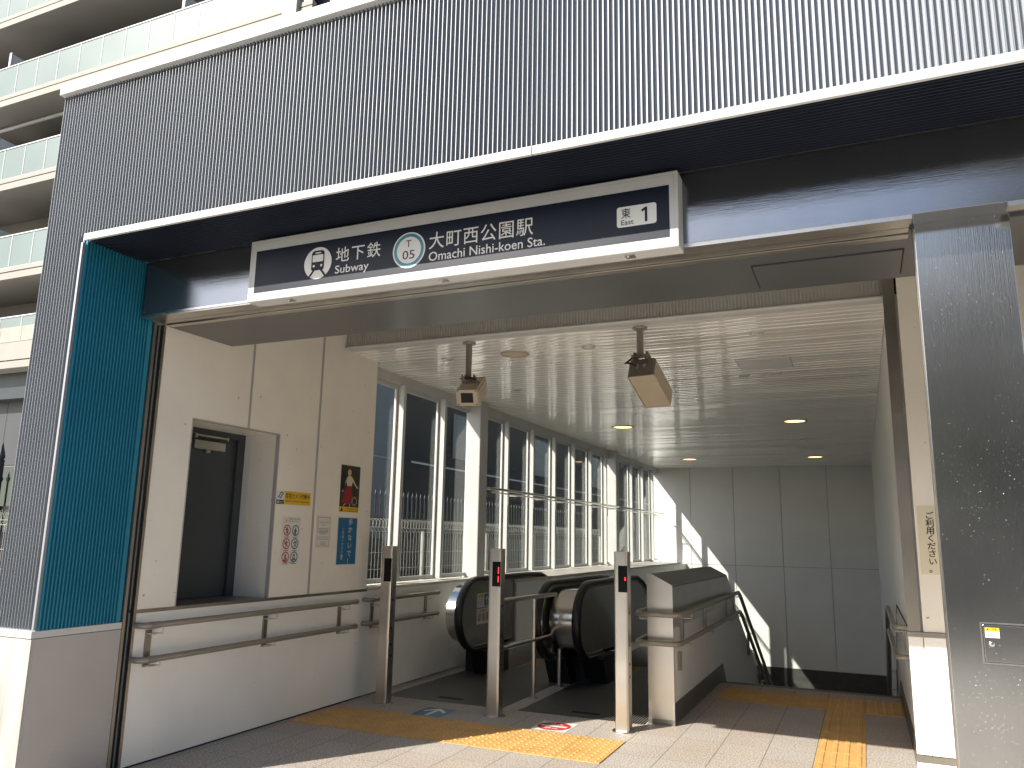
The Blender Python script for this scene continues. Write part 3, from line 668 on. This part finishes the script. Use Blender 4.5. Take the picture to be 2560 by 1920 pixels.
# stickers on the first balustrade
p = Print((-3.6055, 7.36, .50), UY, UZ, UX)
p.rect(0, .16, .3, .30, M_pw); p.rect(0, 0, .3, .15, M_pw); p.up(.0006)
p.rect(.012, .255, .15, .29, M_py); p.rect(.16, .17, .29, .29, M_pb)
for i in range(4): p.rect(.015, .185+.017*i, .14-.01*(i % 2), .190+.017*i, M_pgrey)
p.up(.0004); p.text('ご注意', .03, .262, .125, .284, M_pk); p.line([(.225, .18), (.225, .26)], .014, M_pw); p.line([(.195, .235), (.225, .268), (.255, .235)], .014, M_pw)
p.text('お願い', .06, .118, .2, .14, M_pk)
for cx in (.055, .15, .245):
    p.ring(cx, .065, .034, .042, M_pr, 24); p.disc(cx, .085, .008, M_pk, n=10); p.line([(cx, .075), (cx-.004, .055), (cx+.012, .038)], .01, M_pk); p.line([(cx-.004, .055), (cx-.016, .038)], .009, M_pk); p.line([(cx-.016, .066), (cx+.016, .07)], .007, M_pk); p.line([(cx-.028, .093), (cx+.028, .037)], .005, M_pr)
p.build('warning_sticker', A1)

# ================================================================== TACTILE PAVING AND FLOOR STICKERS
def tactile_dots(name, x0, x1, y0, y1, label):
    mb = MB(); t = .3
    nx = round((x1-x0)/t); ny = round((y1-y0)/t)
    for i in range(nx):
        for j in range(ny):
            a, b = x0+i*t, y0+j*t; q = MB()
            mb.box(a+.0015, a+t-.0015, b+.0015, b+t-.0015, -.01, .005)
            for u in range(5):
                for v in range(5): mb.lathe((a+.03+.06*u, b+.03+.06*v, .005), [(.0125, 0), (.0095, .0045), (.006, .005)], 8)
    return mb.build(name, M_yel, label=label, cat='tactile paving')
tactile_dots('tactile_paving', -3.985, -1.585, 5.01, 5.61, 'wide strip of yellow dotted tactile tiles in front of the three steel posts')
tactile_dots('tactile_paving', -1.28, .22, 7.42, 8.02, 'shaded yellow dotted tactile tiles along the top of the stairs')
mb = MB()
yb = 2.96
while yb < 7.4:
    y1 = min(yb+.3, 7.415); mb.box(-.3745, -.0755, yb+.001, y1-.001, -.01, .005)
    for k in range(4):
        xc = -.376+.0375+.075*k
        if y1-yb > .15: mb.prism([(xc-.017, .005), (xc+.017, .005), (xc+.011, .010), (xc-.011, .010)], 'y', yb+.008, y1-.008)
    yb += .3
mb.build('tactile_paving', M_yel, label='yellow tactile path of long raised bars leading to the stairs', cat='tactile paving')
t = thing('floor_sticker', (-3.2, 5.8, .002), 'blue square floor sticker with a white arrow pointing at the escalator', 'sticker')
p = Print((-3.33, 5.65, .0016), UX, UY, UZ); p.rect(0, 0, .27, .29, M_pb); p.up()
p.line([(.135, .03), (.135, .24)], .034, M_pw); p.up(.0003); p.line([(.05, .155), (.135, .245)], .034, M_pw); p.up(.0003); p.line([(.135, .245), (.22, .155)], .034, M_pw); p.build('printed_face', t)
t = thing('floor_sticker', (-2.18, 5.8, .002), 'white floor sticker with a red no entry disc and white bar', 'sticker')
p = Print((-2.315, 5.65, .0016), UX, UY, UZ); p.rect(0, 0, .27, .29, M_pw); p.up(); p.disc(.135, .145, .125, M_pr); p.up(); p.rect(.035, .125, .235, .165, M_pw)
p.glyphs('進入', .075, .18, .195, .235, M_pw, .01); p.glyphs('禁止', .075, .055, .195, .11, M_pw, .01); p.build('printed_face', t)

# ================================================================== MAIN SIGN
sg = thing('station_sign', (-1.835, 3.3, 2.6), 'long navy station name sign in a white frame hung under the soffit', 'sign')
KS = 3.255/3.2                                       # the sign face stands 3.255 m away
x0, x1, z0, z1 = -3.02*KS, -.648*KS, 1.37+(2.605-1.37)*KS, 1.37+(2.957-1.37)*KS
mb = MB(); mb.box(x0, x1, 3.255, 3.358, z0, z1); mb.build('case', M_white, sg, bevel=.006)
p = Print((0, 3.2538, 1.37-1.37*KS), UX*KS, UZ*KS, -UY); N = .018; x0, x1, z0, z1 = -3.02, -.648, 2.605, 2.957
for a in ((x0+N, z0+N, x1-N, z0+N+.0015), (x0+N, z1-N-.0015, x1-N, z1-N), (x0+N, z0+N, x0+N+.0015, z1-N), (x1-N-.0015, z0+N, x1-N, z1-N)): p.rect(a[0], a[1], a[2], a[3], M_joint)
p.rect(-2.976, 2.652, -.687, 2.892, M_pn); p.up()
p.disc(-2.554, 2.772, .088, M_pw, n=48); p.disc(-1.996, 2.7685, .094, M_pw, n=48)
p.m(M_pw); rr = .012; pts = arc(-.743-rr, 2.821-rr, rr, rr, 0, 90, 5)+arc(-.922+rr, 2.821-rr, rr, rr, 90, 180, 5)+arc(-.922+rr, 2.725+rr, rr, rr, 180, 270, 5)+arc(-.743-rr, 2.725+rr, rr, rr, 270, 360, 5); p.poly(pts, M_pw)
p.glyphs('地下鉄', -2.447, 2.756, -2.158, 2.842, M_pw, .004); p.text('Subway', -2.44, 2.685, -2.232, 2.742, M_pw, .006)
p.glyphs('大町西公園駅', -1.887, 2.752, -1.322, 2.845, M_pw, .003); p.text('Omachi Nishi-koen Sta.', -1.88, 2.694, -1.265, 2.741, M_pw, .005)
p.up(); p.ring(-1.996, 2.7685, .070, .086, M_pt, 48); p.text('T', -2.014, 2.785, -1.983, 2.821, M_pk, .005); p.text('05', -2.032, 2.721, -1.962, 2.767, M_pk, .005)
p.glyphs('東', -.904, 2.764, -.857, 2.814, M_pn, .005); p.text('East', -.902, 2.735, -.846, 2.758, M_pn, .005); p.poly([(-.795, 2.738), (-.784, 2.738), (-.784, 2.806), (-.794, 2.806), (-.811, 2.795), (-.807, 2.785), (-.795, 2.792)], M_pn)
# train pictogram
cx = -2.554; b = .0
def rr_(x0, y0, x1, y1, r, rt=None):
    rt = rt or r
    return arc(x1-rt, y1-rt, rt, rt, 0, 90, 5)+arc(x0+rt, y1-rt, rt, rt, 90, 180, 5)+arc(x0+r, y0+r, r, r, 180, 270, 5)+arc(x1-r, y0+r, r, r, 270, 360, 5)
p.poly(rr_(cx-.041, 2.732, cx+.041, 2.842, .012, .02), M_pn); p.line([(cx-.022, 2.735), (cx-.05, 2.700)], .012, M_pn); p.line([(cx+.022, 2.735), (cx+.05, 2.700)], .012, M_pn)
p.up(); p.poly(rr_(cx-.034, 2.779, cx+.034, 2.818, .004), M_pw); p.rect(cx-.018, 2.825, cx+.018, 2.832, M_pw); p.disc(cx-.024, 2.757, .007, M_pw, n=14); p.disc(cx+.024, 2.757, .007, M_pw, n=14)
p.build('printed_face', sg)
for x in (-2.76, -1.824, -.883):
    x *= KS; mb = MB().box(x-.012, x+.03, 3.275, 3.32, 2.621, 2.6255); mb.lathe((x, 3.29, 2.615), [(.006, .006), (.005, .001), (.002, 0)], 10); mb.build('catch', M_steel, sg)

# ================================================================== SIGNS ON THE SIDE WALL
XS = XL+.0015
def wall_sign(label, y0, y1, zb, zt, thick, m, draw, cat='sign', name='wall_sign'):
    t = thing(name, (XS, (y0+y1)/2, zb), label, cat)
    MB().box(XL+.0005, XL+thick, y0, y1, zb, zt).build('plate', m, t)
    p = Print((XL+thick+.0006, y0, zb), UY, UZ, UX); draw(p, y1-y0, zt-zb); p.build('printed_face', t); return t
def d_cam(p, W, H):
    p.rect(.09, 0, W, H, M_py); p.rect(0, 0, .086, .032, M_pk); p.up(.0005)
    # blue double ribbon emblem
    p.poly([(.012, .052), (.030, .052), (.042, .078), (.054, .085), (.075, .085), (.072, .092), (.044, .092), (.034, .083), (.026, .062), (.012, .060)], M_pb)
    p.poly([(.030, .044), (.052, .044), (.060, .060), (.068, .075), (.080, .075), (.077, .081), (.060, .081), (.050, .066), (.044, .052), (.030, .050)], M_pb)
    p.disc(.022, .016, .011, M_pw, n=16); p.up(.0004); p.disc(.022, .016, .005, M_pk, n=12); p.text('地下鉄', .040, .013, .078, .024, M_pw); p.rect(.042, .006, .074, .009, M_pw)
    p.glyphs('防犯カメラ作動中', .1, .045, W-.012, .088, M_pn, .012); p.text('Security Cameras in Operation', .105, .016, W-.02, .036, M_pn)
wall_sign('yellow security camera notice with a blue ribbon emblem, right of the door', 4.748, 5.152, 1.583, 1.683, .003, M_pw, d_cam)
def figure(p, cx, cy, s, m, pose):
    p.disc(cx, cy+.6*s, .17*s, m, n=12)
    segs = {0: [((0, .45), (-.05, -.05)), ((-.05, -.05), (.3, -.75)), ((-.05, -.05), (-.35, -.7)), ((0, .35), (.45, .1)), ((0, .35), (-.45, .15))],
            1: [((0, .45), (0, -.1)), ((-.1, -.1), (-.12, -.8)), ((.1, -.1), (.12, -.8)), ((0, .35), (.3, -.1)), ((0, .35), (-.5, 0)), ((-.5, 0), (-.5, -.7))],
            2: [((.1, .4), (-.3, 0)), ((-.3, 0), (.1, -.35)), ((.1, -.35), (-.2, -.75)), ((-.3, 0), (-.6, .3)), ((.1, .35), (.6, .2))],
            3: [((0, .45), (.1, -.1)), ((.1, -.1), (.4, -.6)), ((.1, -.1), (-.3, -.7)), ((0, .35), (-.5, .2)), ((0, .3), (.5, .3)), ((.5, .6), (.5, -.2))],
            4: [((.1, .45), (.05, -.1)), ((.05, -.1), (.2, -.8)), ((.05, -.1), (-.05, -.8)), ((.1, .35), (-.3, -.1)), ((-.3, -.1), (-.45, -.7)), ((-.6, -.7), (-.3, -.7))],
            5: [((-.2, .6), (-.4, -.3)), ((.2, .6), (.1, -.3)), ((-.4, -.35), (-.1, -.35)), ((.1, -.35), (.45, -.35)), ((-.7, -.6), (.7, -.6))]}[pose]
    for a, b in segs: p.line([(cx+a[0]*s, cy+a[1]*s), (cx+b[0]*s, cy+b[1]*s)], .2*s, m)
def d_pro(p, W, H):
    p.poly([(.03, H-.04), (.06, H-.04), (.045, H-.014)], M_py); p.text('事故防止のため次の行為は', .07, H-.024, W-.012, H-.012, M_pk); p.text('おやめください', .07, H-.042, W-.03, H-.030, M_pk)
    for r in range(3):
        for c in range(2):
            cx = .06+.1*c; cy = H-.105-.1*r; mm = M_pr if c == 0 else M_pb
            p.ring(cx, cy, .033, .042, mm, 30); figure(p, cx, cy-.002, .034, M_pk, r*2 if c == 0 else r*2+1)
            if c == 0: p.up(.0004); p.line([(cx-.026, cy+.026), (cx+.026, cy-.026)], .006, M_pr); p.up(-.0004)
            p.rect(cx-.028, cy-.053, cx+.028, cy-.048, M_pgrey)
    p.rect(.06, .01, W-.06, .0135, M_pgrey)
wall_sign('white notice with six round red and blue safety pictograms', 4.836, 5.055, 1.134, 1.494, .002, M_pw, d_pro)
def d_not(p, W, H):
    for a in ((.015, .015, W-.015, .018), (.015, H-.018, W-.015, H-.015), (.015, .018, .018, H-.018), (W-.018, .018, W-.015, H-.018)): p.rect(*a, M_pr)
    p.text('お客様へのお知らせ', .035, H-.062, W-.03, H-.048, M_pgrey); p.text('お願い', .07, H-.083, W-.075, H-.071, M_pgrey)
    for i, (a, b) in enumerate(((.03, .03), (.03, .035), (.03, .03), (.03, .04), (.05, .06), None, (.025, .03), (.025, .03), None, (.06, .06), (.065, .05)) if False else [(.03, .03), (.03, .035), (.03, .03), (.03, .04), (.05, .06)]):
        p.rect(a, H-.108-.0105*i, W-b, H-.104-.0105*i, M_pgrey)
    for z in (.085, .068): p.rect(.025, z, W-.03, z+.0035, M_pgrey)
    for z in (.048, .037, .028): p.rect(.06, z, W-.06, z+.003, M_pgrey)
wall_sign('small framed paper notice with a thin red border between the blue sign and pictograms', 5.246, 5.436, 1.254, 1.514, .006, M_pw, d_not)
def d_poster(p, W, H):
    p.rect(0, .045, W, H, M_po); p.rect(0, 0, W, .045, M_py); p.up(.0004)
    p.poly([(.012, .007), (.055, .007), (.033, .04)], M_pk); p.text('巻き込みに注意', .105, .016, W-.008, .038, M_pk); p.rect(.075, .007, W-.01, .010, M_pk)
    # woman in a long skirt near an escalator side
    _P = p.P; p.P = lambda q, d=None: _P((.125+(q[0]-.125)*(1.3 if 'fig' in fl else 1), q[1]), d); fl = ['fig']
    p.poly([(.032, .3), (.045, .33), (.06, .34), (.09, .30), (.07, .2), (.045, .14), (.032, .14)], M_pk)
    p.poly([(.055, .092), (.075, .07), (.14, .068), (.175, .085), (.158, .165), (.15, .225), (.10, .225), (.075, .16)], M_pcrim)
    p.poly([(.098, .222), (.152, .222), (.165, .275), (.150, .305), (.11, .31), (.088, .28)], M_pcream)
    p.line([(.098, .29), (.072, .235), (.058, .18)], .013, M_pcream); p.line([(.158, .285), (.185, .245), (.215, .215)], .013, M_pcream)
    p.up(.0003); p.disc(.055, .175, .008, M_pskin, n=10); p.disc(.218, .213, .008, M_pskin, n=10)
    p.line([(.09, .07), (.07, .052)], .009, M_pskin); p.line([(.14, .07), (.14, .05)], .009, M_pskin)
    p.disc(.125, .345, .026, M_pbrown, ry=.034, n=20); p.up(.0003); p.disc(.121, .337, .020, M_pskin, ry=.027, n=20); p.up(.0003)
    p.disc(.113, .341, .003, M_pk, n=8); p.disc(.128, .340, .003, M_pk, n=8); p.disc(.119, .322, .004, M_pcrim, n=8)
    st_ = []; 
    for i in range(20):
        a = 2*math.pi*i/20; r = .042 if i % 2 else .026; st_.append((.19+r*math.cos(a)*.8, .095+r*math.sin(a)))
    p.line(st_+[st_[0]], .0028, M_pcream)
wall_sign('dark illustrated poster of a woman in a red skirt with a yellow caution strip', 5.54, 5.818, 1.552, 1.95, .002, M_po, d_poster, 'poster', 'wall_poster')
def d_blue(p, W, H):
    p.rect(.008, .008, W-.008, H-.008, M_pb); p.up(.0005)
    for i, ch in enumerate('歩かないで！'): p.cell(ch, W*.63, H-.04-.066*i, .06, .058, M_pw, .004)
    for i, ch in enumerate('ご利用ください'): p.cell(ch, W*.28, H-.105-.031*i, .03, .029, M_pw)
    p.disc(W*.27, .075, .013, M_pskin, ry=.02, n=12); p.rect(W*.27-.007, .045, W*.27+.007, .06, M_pskin)
wall_sign('blue vertical notice with white writing below the illustrated poster', 5.532, 5.82, 1.11, 1.512, .002, M_pw, d_blue)
# vertical notice on the jamb
t = thing('wall_sign', (.36, 5.436, 1.18), 'cream vertical notice with black writing beside the steel pillar', 'sign')
MB().box(.303, .42, 5.4372, 5.4398, 1.193, 1.599).build('plate', M_plate_cream, t)
p = Print((.303, 5.4366, 1.193), UX*.954, UZ*.954, -UY)
for i, ch in enumerate('ご利用ください。'): p.cell(ch, .069, .366-.0475*i, .05, .048, M_pk, .02)
p.build('printed_face', t)

# ================================================================== CEILING FITTINGS
def downlight(x, y, r, lit, label, name='ceiling_light', cat='ceiling light', grp=None, rim=M_white, glow=None):
    t = thing(name, (x, y, 2.94), label, cat, grp)
    mb = MB(); mb.lathe((x, y, 2.9405), [(r*.80, -.004), (r*.84, -.011), (r, -.008), (r*1.02, 0), (r*1.0, .002)], 32)
    mb.f = [f for f in mb.f]; mb.f.pop(); mb.mi.pop(); mb.sm.pop(); mb.f.pop(); mb.mi.pop(); mb.sm.pop(); mb.build('rim', rim, t)
    mb = MB(); mb.lathe((x, y, 2.9372), [(r*.05, .0004), (r*.8, 0), (r*.82, -.002)], 32); mb.build('lamp', glow or (M_lamp if lit else M_spot), t)
    return t
G1, G2 = 'small downlights in the slat ceiling', 'large warm downlights at the far end of the ceiling'
downlight(-3.353, 6.117, .055, 0, 'small round downlight between the cream wall and the nearest security camera pole', grp=G1)
downlight(-2.014, 6.092, .055, 0, 'small round downlight midway between the two security camera poles', grp=G1)
downlight(-.663, 6.094, .055, 0, 'small round downlight at the front of the ceiling nearest the jamb wall', grp=G1)
downlight(-3.362, 7.71, .055, 0, 'small round downlight close above the windows', grp=G1)
downlight(-.67, 7.689, .055, 0, 'small round downlight just behind the square ceiling hatch', grp=G1)
downlight(-2.698, 6.13, .125, 0, 'flat beige round speaker cover in the front of the slat ceiling', 'ceiling_speaker', 'speaker', rim=M_beige, glow=M_pcream)
downlight(-.964, 7.688, .05, 0, 'faint white round detector beside a small downlight behind the hatch', 'ceiling_detector', 'detector', glow=M_white)
downlight(-3.056, 10.82, .16, 1, 'large glowing downlight nearest the windows, below the second camera', grp=G2)
downlight(-.743, 10.9, .16, 1, 'large glowing downlight above the stairs, the nearer of that pair', grp=G2)
downlight(-3.056, 15.6, .16, 1, 'large glowing downlight above the escalators, close to the far end wall', grp=G2)
downlight(-.744, 15.7, .16, 1, 'large glowing downlight above the stairs, close to the far end wall', grp=G2)
downlight(-.715, 12.95, .1, 0, 'pale round detector between the two glowing downlights above the stairs', 'ceiling_detector', 'detector', glow=M_white)

# security cameras on poles
def cctv(px, py, zj, c, axis, right, label, lens_front):
    t = thing('security_camera', (px, py, 2.94), label, 'camera', 'security cameras hung from the ceiling')
    mb = MB().tube([(px, py, 2.94), (px, py, zj)], .026, 14); mb.lathe((px, py, 2.925), [(.05, 0), (.055, .006), (.055, .015)], 24); pole = mb.build('pole', M_rail, t)
    ax = Vector(axis).normalized(); rx = (Vector(right)-ax*Vector(right).dot(ax)).normalized(); upn = rx.cross(ax)
    if upn.z < 0: upn = -upn
    c = Vector(c); k_ = .85 if lens_front else 1.; L, Wd, H = .2*k_, .098*k_, .078*k_
    h = MB().obox(c, ax, rx, upn, L, Wd, H).build('housing', M_beige, t, bevel=.008)
    MB().obox(c+ax*(L+.004), ax, rx, upn, .004, Wd*1.0, H*1.0).build('front_plate', M_beige, h, bevel=.003)
    MB().obox(c+ax*(L+.0095), ax, rx, upn, .0015, Wd*.58, H*.6).build('lens_window', M_lens, h)
    mb = MB().obox(c+rx*(Wd+.004)-upn*.01, ax, rx, upn, L*.99, .003, H*.9).obox(c-rx*(Wd+.004)-upn*.01, ax, rx, upn, L*.99, .003, H*.9); mb.build('side_cover', M_beige, h)
    back = c-ax*(L+.004); MB().obox(back, ax, rx, upn, .004, Wd*.98, H*.98).build('back_plate', M_brownm, h)
    mb = MB()
    for k in (-.3, .3): 
        a = back+rx*Wd*k; mb.tube([a, a-ax*.025], .014, 10)
    mb.build('connector', M_steel, h)
    MB().tube([back-rx*Wd*.3-ax*.02, back-rx*Wd*.8-ax*.07, back-rx*Wd*1.25+upn*.03-ax*.03, back-rx*Wd*.9+upn*H*1.3, Vector((px-.03, py, zj+.02))], .007, 8).build('cable', M_black, h)
    j = Vector((px, py, zj)); q = c+upn*H
    mb = MB(); top = j; mid = (j+q)/2
    mb.obox((j+q)/2+rx*.05, rx, (q-j).normalized(), (q-j).normalized().cross(rx), .006, (q-j).length/2+.01, .035); mb.obox((j+q)/2-rx*.05, rx, (q-j).normalized(), (q-j).normalized().cross(rx), .006, (q-j).length/2+.01, .035)
    mb.obox(j-UZ*.004, UX, UY, UZ, .06, .04, .005); mb.tube([q+rx*.07-ax*.0, q-rx*.07], .018, 10); mb.build('bracket', M_brownm, t)
    for sx in (-1, 1):
        for sz in (-1, 1): MB().tube([c+ax*(L+.008)+rx*Wd*.86*sx+upn*H*.84*sz, c+ax*(L+.012)+rx*Wd*.86*sx+upn*H*.84*sz], .007, 8).build('screw', M_brownm, h)
    return t
cctv(-2.896, 5.64, 2.64, (-2.815, 5.55, 2.515), (.20, -.80, -.44), (1, .25, 0), 'beige security camera on a pole with its lens window facing the street', 1)
cctv(-1.454, 5.64, 2.72, (-1.415, 5.79, 2.535), (.10, .9, -.43), (1, -.06, 0), 'beige security camera on a pole pointing down into the station, seen from behind', 0)

# ================================================================== OUTSIDE, LEFT: FENCES AND APARTMENT BUILDING
g = MB().box(-9.9, -4.4, 6.02, 40, -.02, .03).box(-13, -5.2, 5.6, 6.015, -.02, .03); g.build('planting_bed', M_soil, kind='structure')
mf = thing('mesh_fence', (-5.5, 5.5, 0), 'white wire mesh fence with looped top in front of the black picket fence', 'fence')
def mesh_run(p0, p1, zt):
    d = (Vector(p1)-Vector(p0)); L = d.length; d = d.normalized(); nn = Vector((-d.y, d.x)); mb = MB(); n = int(L/.075)
    def at(s, off=0): return (p0[0]+d.x*s+nn.x*off, p0[1]+d.y*s+nn.y*off)
    for i in range(n):
        s = i*.075; x, y = at(s); xo, yo = at(s, .055); x2, y2 = at(s+.035, .03)
        mb.tube([(x, y, .06), (x, y, zt-.16), (xo, yo, zt-.1), (xo, yo, zt-.03), (x2, y2, zt), (*at(s+.055, -.02), zt-.04), (*at(s+.055), zt-.12)], .0022, 4, caps=False)
    for z in (.15, .35, .55, .75, .95, 1.15, zt-.16, zt-.11): mb.tube([(*at(0), z), (*at(L), z)], .0032, 4)
    mb.build('wire_mesh', M_fence, mf)
    for k in range(int(L/2)+1):
        x, y = at(min(k*2.0, L)); MB().tube([(x, y-.03 if d.x else y, 0), (x, y, zt-.15)], .03, 10).build('post', M_fence, mf)
mesh_run((-13, 5.5), (-5.5, 5.5), 1.56); mesh_run((-5.5, 5.5), (-5.5, 17.5), 1.57)
MB().box(-8.9, -8.75, 5.3, 5.4, 0, 1.5).build('gate_post', M_wire, mf, label='thick square white gate post')
pf = thing('picket_fence', (-6.5, 6.3, 0), 'tall black iron picket fence with spear tops before the dark building', 'fence')
def picket_run(p0, p1, zt):
    d = (Vector(p1)-Vector(p0)); L = d.length; d = d.normalized(); mb = MB(); n = int(L/.13)
    for i in range(n):
        x, y = p0[0]+d.x*i*.13, p0[1]+d.y*i*.13
        mb.tube([(x, y, .05), (x, y, zt-.12)], .012, 6); mb.lathe((x, y, zt-.12), [(.014, 0), (.024, .035), (.012, .06), (.001, .12)], 6)
    mb.build('pickets', M_pick, pf)
    for z in (.2, zt-.45): MB().obox(((p0[0]+p1[0])/2, (p0[1]+p1[1])/2, z), Vector((d.x, d.y, 0)), Vector((-d.y, d.x, 0)), UZ, L/2, .02, .035).build('rail', M_pick, pf)
    MB().obox(((p0[0]+p1[0])/2, (p0[1]+p1[1])/2, .7), Vector((d.x, d.y, 0)), Vector((-d.y, d.x, 0)), UZ, L/2, .006, .62).build('kick_panel', M_pick, pf)
picket_run((-14, 6.3), (-6.5, 6.3), 2.04); picket_run((-6.5, 6.3), (-6.5, 20), 2.04)
mb = MB().box(-9.56, -9.5, 6.2, 6.26, 0, 2.18); mb.lathe((-9.53, 6.23, 2.18), [(.03, 0), (.045, .03), (.04, .06), (.001, .22)], 8); mb.build('gate_post', M_pick, pf)

ap = thing('apartment_building', (-20, 18, 0), 'tall cream apartment block with pale aqua glass balconies above a dark base', 'building')
YB, XA, XBR = 14.0, -42, -11.9
MB().box(XA, -10, 15.9, 45, 0, 26).build('wall', M_bsoff, ap)
for i, z in enumerate((5.76, 8.44, 11.33, 14.23, 17.13)):
    top = .36 if i else 0.75
    mb = MB().box(XA, XBR, YB, 15.9, z, z+.2).box(XA, XBR, YB+.0, YB+.16, z+.235, z+top); mb.cur = 1; mb.box(XA, XBR, YB+.06, 15.9, z+.2, z+.235)
    sl = mb.build('balcony', [M_bslab, M_gap], ap)
    if i == 0:
        m2 = MB()
        for k in range(34): m2.box(XA+k*.9, XA+k*.9+.89, YB-.004, YB+.15, z+.76, z+1.2)
        m2.build('tiled_parapet', None or M_btile, sl)
    gz0 = z+(.40 if i else 1.22); gz1 = z+(1.36 if i else 1.5)
    m2 = MB(); k = 0; x = XBR-.12-.94*32
    mh = MB()
    while x < XBR-.1:
        m2.box(x+.015, min(x+.925, XBR), YB+.04, YB+.052, gz0, gz1); mh.box(x-.012, x+.012, YB+.03, YB+.06, gz0-.05, gz1); x += .94
    mh.box(XA, XBR, YB+.02, YB+.07, gz1, gz1+.035); mh.box(XA, XBR, YB+.03, YB+.06, gz0-.04, gz0-.01)
    m2.build('glass_panel', M_aqua, sl); mh.build('top_rail', M_white, sl)
    if i:
        for xs_ in (-16.6, -24.0, -31.4):
            MB().box(xs_, xs_+.04, YB+.2, 15.9, z+.23, z+2.0).build('balcony_screen', M_grey_wall, sl); MB().box(xs_-.03, xs_+.07, YB+.16, YB+.2, z+.23, z+2.02).build('screen_post', M_white, sl)
        for xw in (-15.2, -19, -22.6, -27, -30): MB().box(xw, xw+1.7, 15.87, 15.89, z+.25, z+2.2).build('window', M_bwin, sl)
MB().tube([(XA, 14.9, 14.14), (-15.0, 14.9, 14.14), (-15.0, 15.9, 14.14)], .05, 8).build('drain_pipe', M_grey_wall, ap)
mb = MB().box(-12.75, -12.3, YB-.12, 15.9, 8.4, 26); 
mb.build('tiled_pier', M_btile, ap); MB().box(-12.3, -10.0, 14.4, 15.9, 5.7, 26).build('stair_tower', M_bdark, ap)
b0 = MB()
xx = XA
while xx < -10.1: b0.box(xx+.008, min(xx+1.6, -10.0)-.008, 14.9, 15.9, 0, 3.1); b0.box(xx+.008, min(xx+1.6, -10.0)-.008, 14.9, 15.9, 3.14, 5.0); xx += 1.6
b0.build('base_cladding', M_bdark, ap)
MB().box(XA, -10.02, 14.93, 15.9, 0, 5.76).build('base_wall', M_bslab, ap)
MB().box(XA, -10.0, 14.5, 15.9, 5.0, 5.755).build('canopy', M_dark, ap)
for q in ((-25.0, -21.9, .9, 2.95), (-20.0, -18.6, .3, 2.6)): MB().box(q[0], q[1], 14.87, 14.9, q[2], q[3]).build('window', M_bwin, ap)
MB().box(-9.999, -9.97, 15.9, 44, 0, 9).build('side_cladding', M_bside, ap)
MB().box(-9.969, -9.95, 16.5, 44, 3.1, 3.14).build('cladding_joint', M_joint, ap)
for q in ((18.5, 20.5), (24, 26), (30, 32)): MB().box(-9.969, -9.9, q[0], q[1], 3.4, 4.6).build('vent_box', M_pick, ap)

# ================================================================== ACROSS THE STREET (seen only as reflections)
def block(x0, x1, y0, y1, h, m, label, nf, nw):
    t = thing('street_building', ((x0+x1)/2, (y0+y1)/2, 0), label, 'building')
    wl = MB().box(x0, x1, y0, y1, -.13, h).build('wall', m, t)
    mb = MB(); fh = h/nf; wd = (x1-x0)/nw
    for i in range(nf):
        for j in range(nw): mb.box(x0+wd*(j+.2), x0+wd*(j+.8), y1, y1+.03, fh*(i+.3), fh*(i+.8))
    mb.build('window', M_bwin, wl); MB().box(x0-.2, x1+.2, y0, y1+.2, h, h+.3).build('parapet', m, t)
block(-26, -8, -34, -22, 7.5, M_opp, 'low beige building with two rows of windows across the street', 2, 7)
block(-6.5, 3.5, -36, -24, 10.5, M_opp, 'mid height beige building with three rows of windows across the street', 3, 5)
block(5, 24, -38, -22, 15, M_opp2, 'taller grey office block with five rows of windows across the street', 5, 8)
def tree(x, y, h, r, seed, label):
    rg = random.Random(seed); t = thing('street_tree', (x, y, -.13), label, 'tree', 'trees across the street')
    mb = MB().tube([(x, y, -.13), (x+.1, y, h*.35), (x, y+.1, h*.6)], .16, 8, .07)
    for k in range(6):
        a = rg.uniform(0, 6.28); mb.tube([(x, y, h*(.35+.05*k)), (x+math.cos(a)*r*.5, y+math.sin(a)*r*.5, h*(.55+.05*k))], .05, 6, .02)
    mb.build('trunk', M_bark, t); mb = MB()
    cl = [(x+rg.gauss(0, r*.45), y+rg.gauss(0, r*.45), h*.68+rg.gauss(0, h*.13)) for _ in range(22)]
    for _ in range(1500):
        c = rg.choice(cl); p = Vector(c)+Vector((rg.gauss(0, r*.2), rg.gauss(0, r*.2), rg.gauss(0, r*.2)))
        a = Vector((rg.gauss(0, 1), rg.gauss(0, 1), rg.gauss(0, 1))).normalized()*.13; b = a.cross(Vector((rg.gauss(0, 1), rg.gauss(0, 1), rg.gauss(0, 1)))).normalized()*.09
        mb.face([p-a, p+b, p+a, p-b])
    mb.build('crown', M_leaf, t)
tree(1.5, -9.5, 4.6, 1.6, 1, 'rounded kerbside tree across the road from the steel pillar')
tree(7.5, -10, 6.0, 1.9, 2, 'taller kerbside tree furthest along across the road')
tree(-7, -11, 4.2, 1.5, 3, 'smaller kerbside tree across the road from the sign')
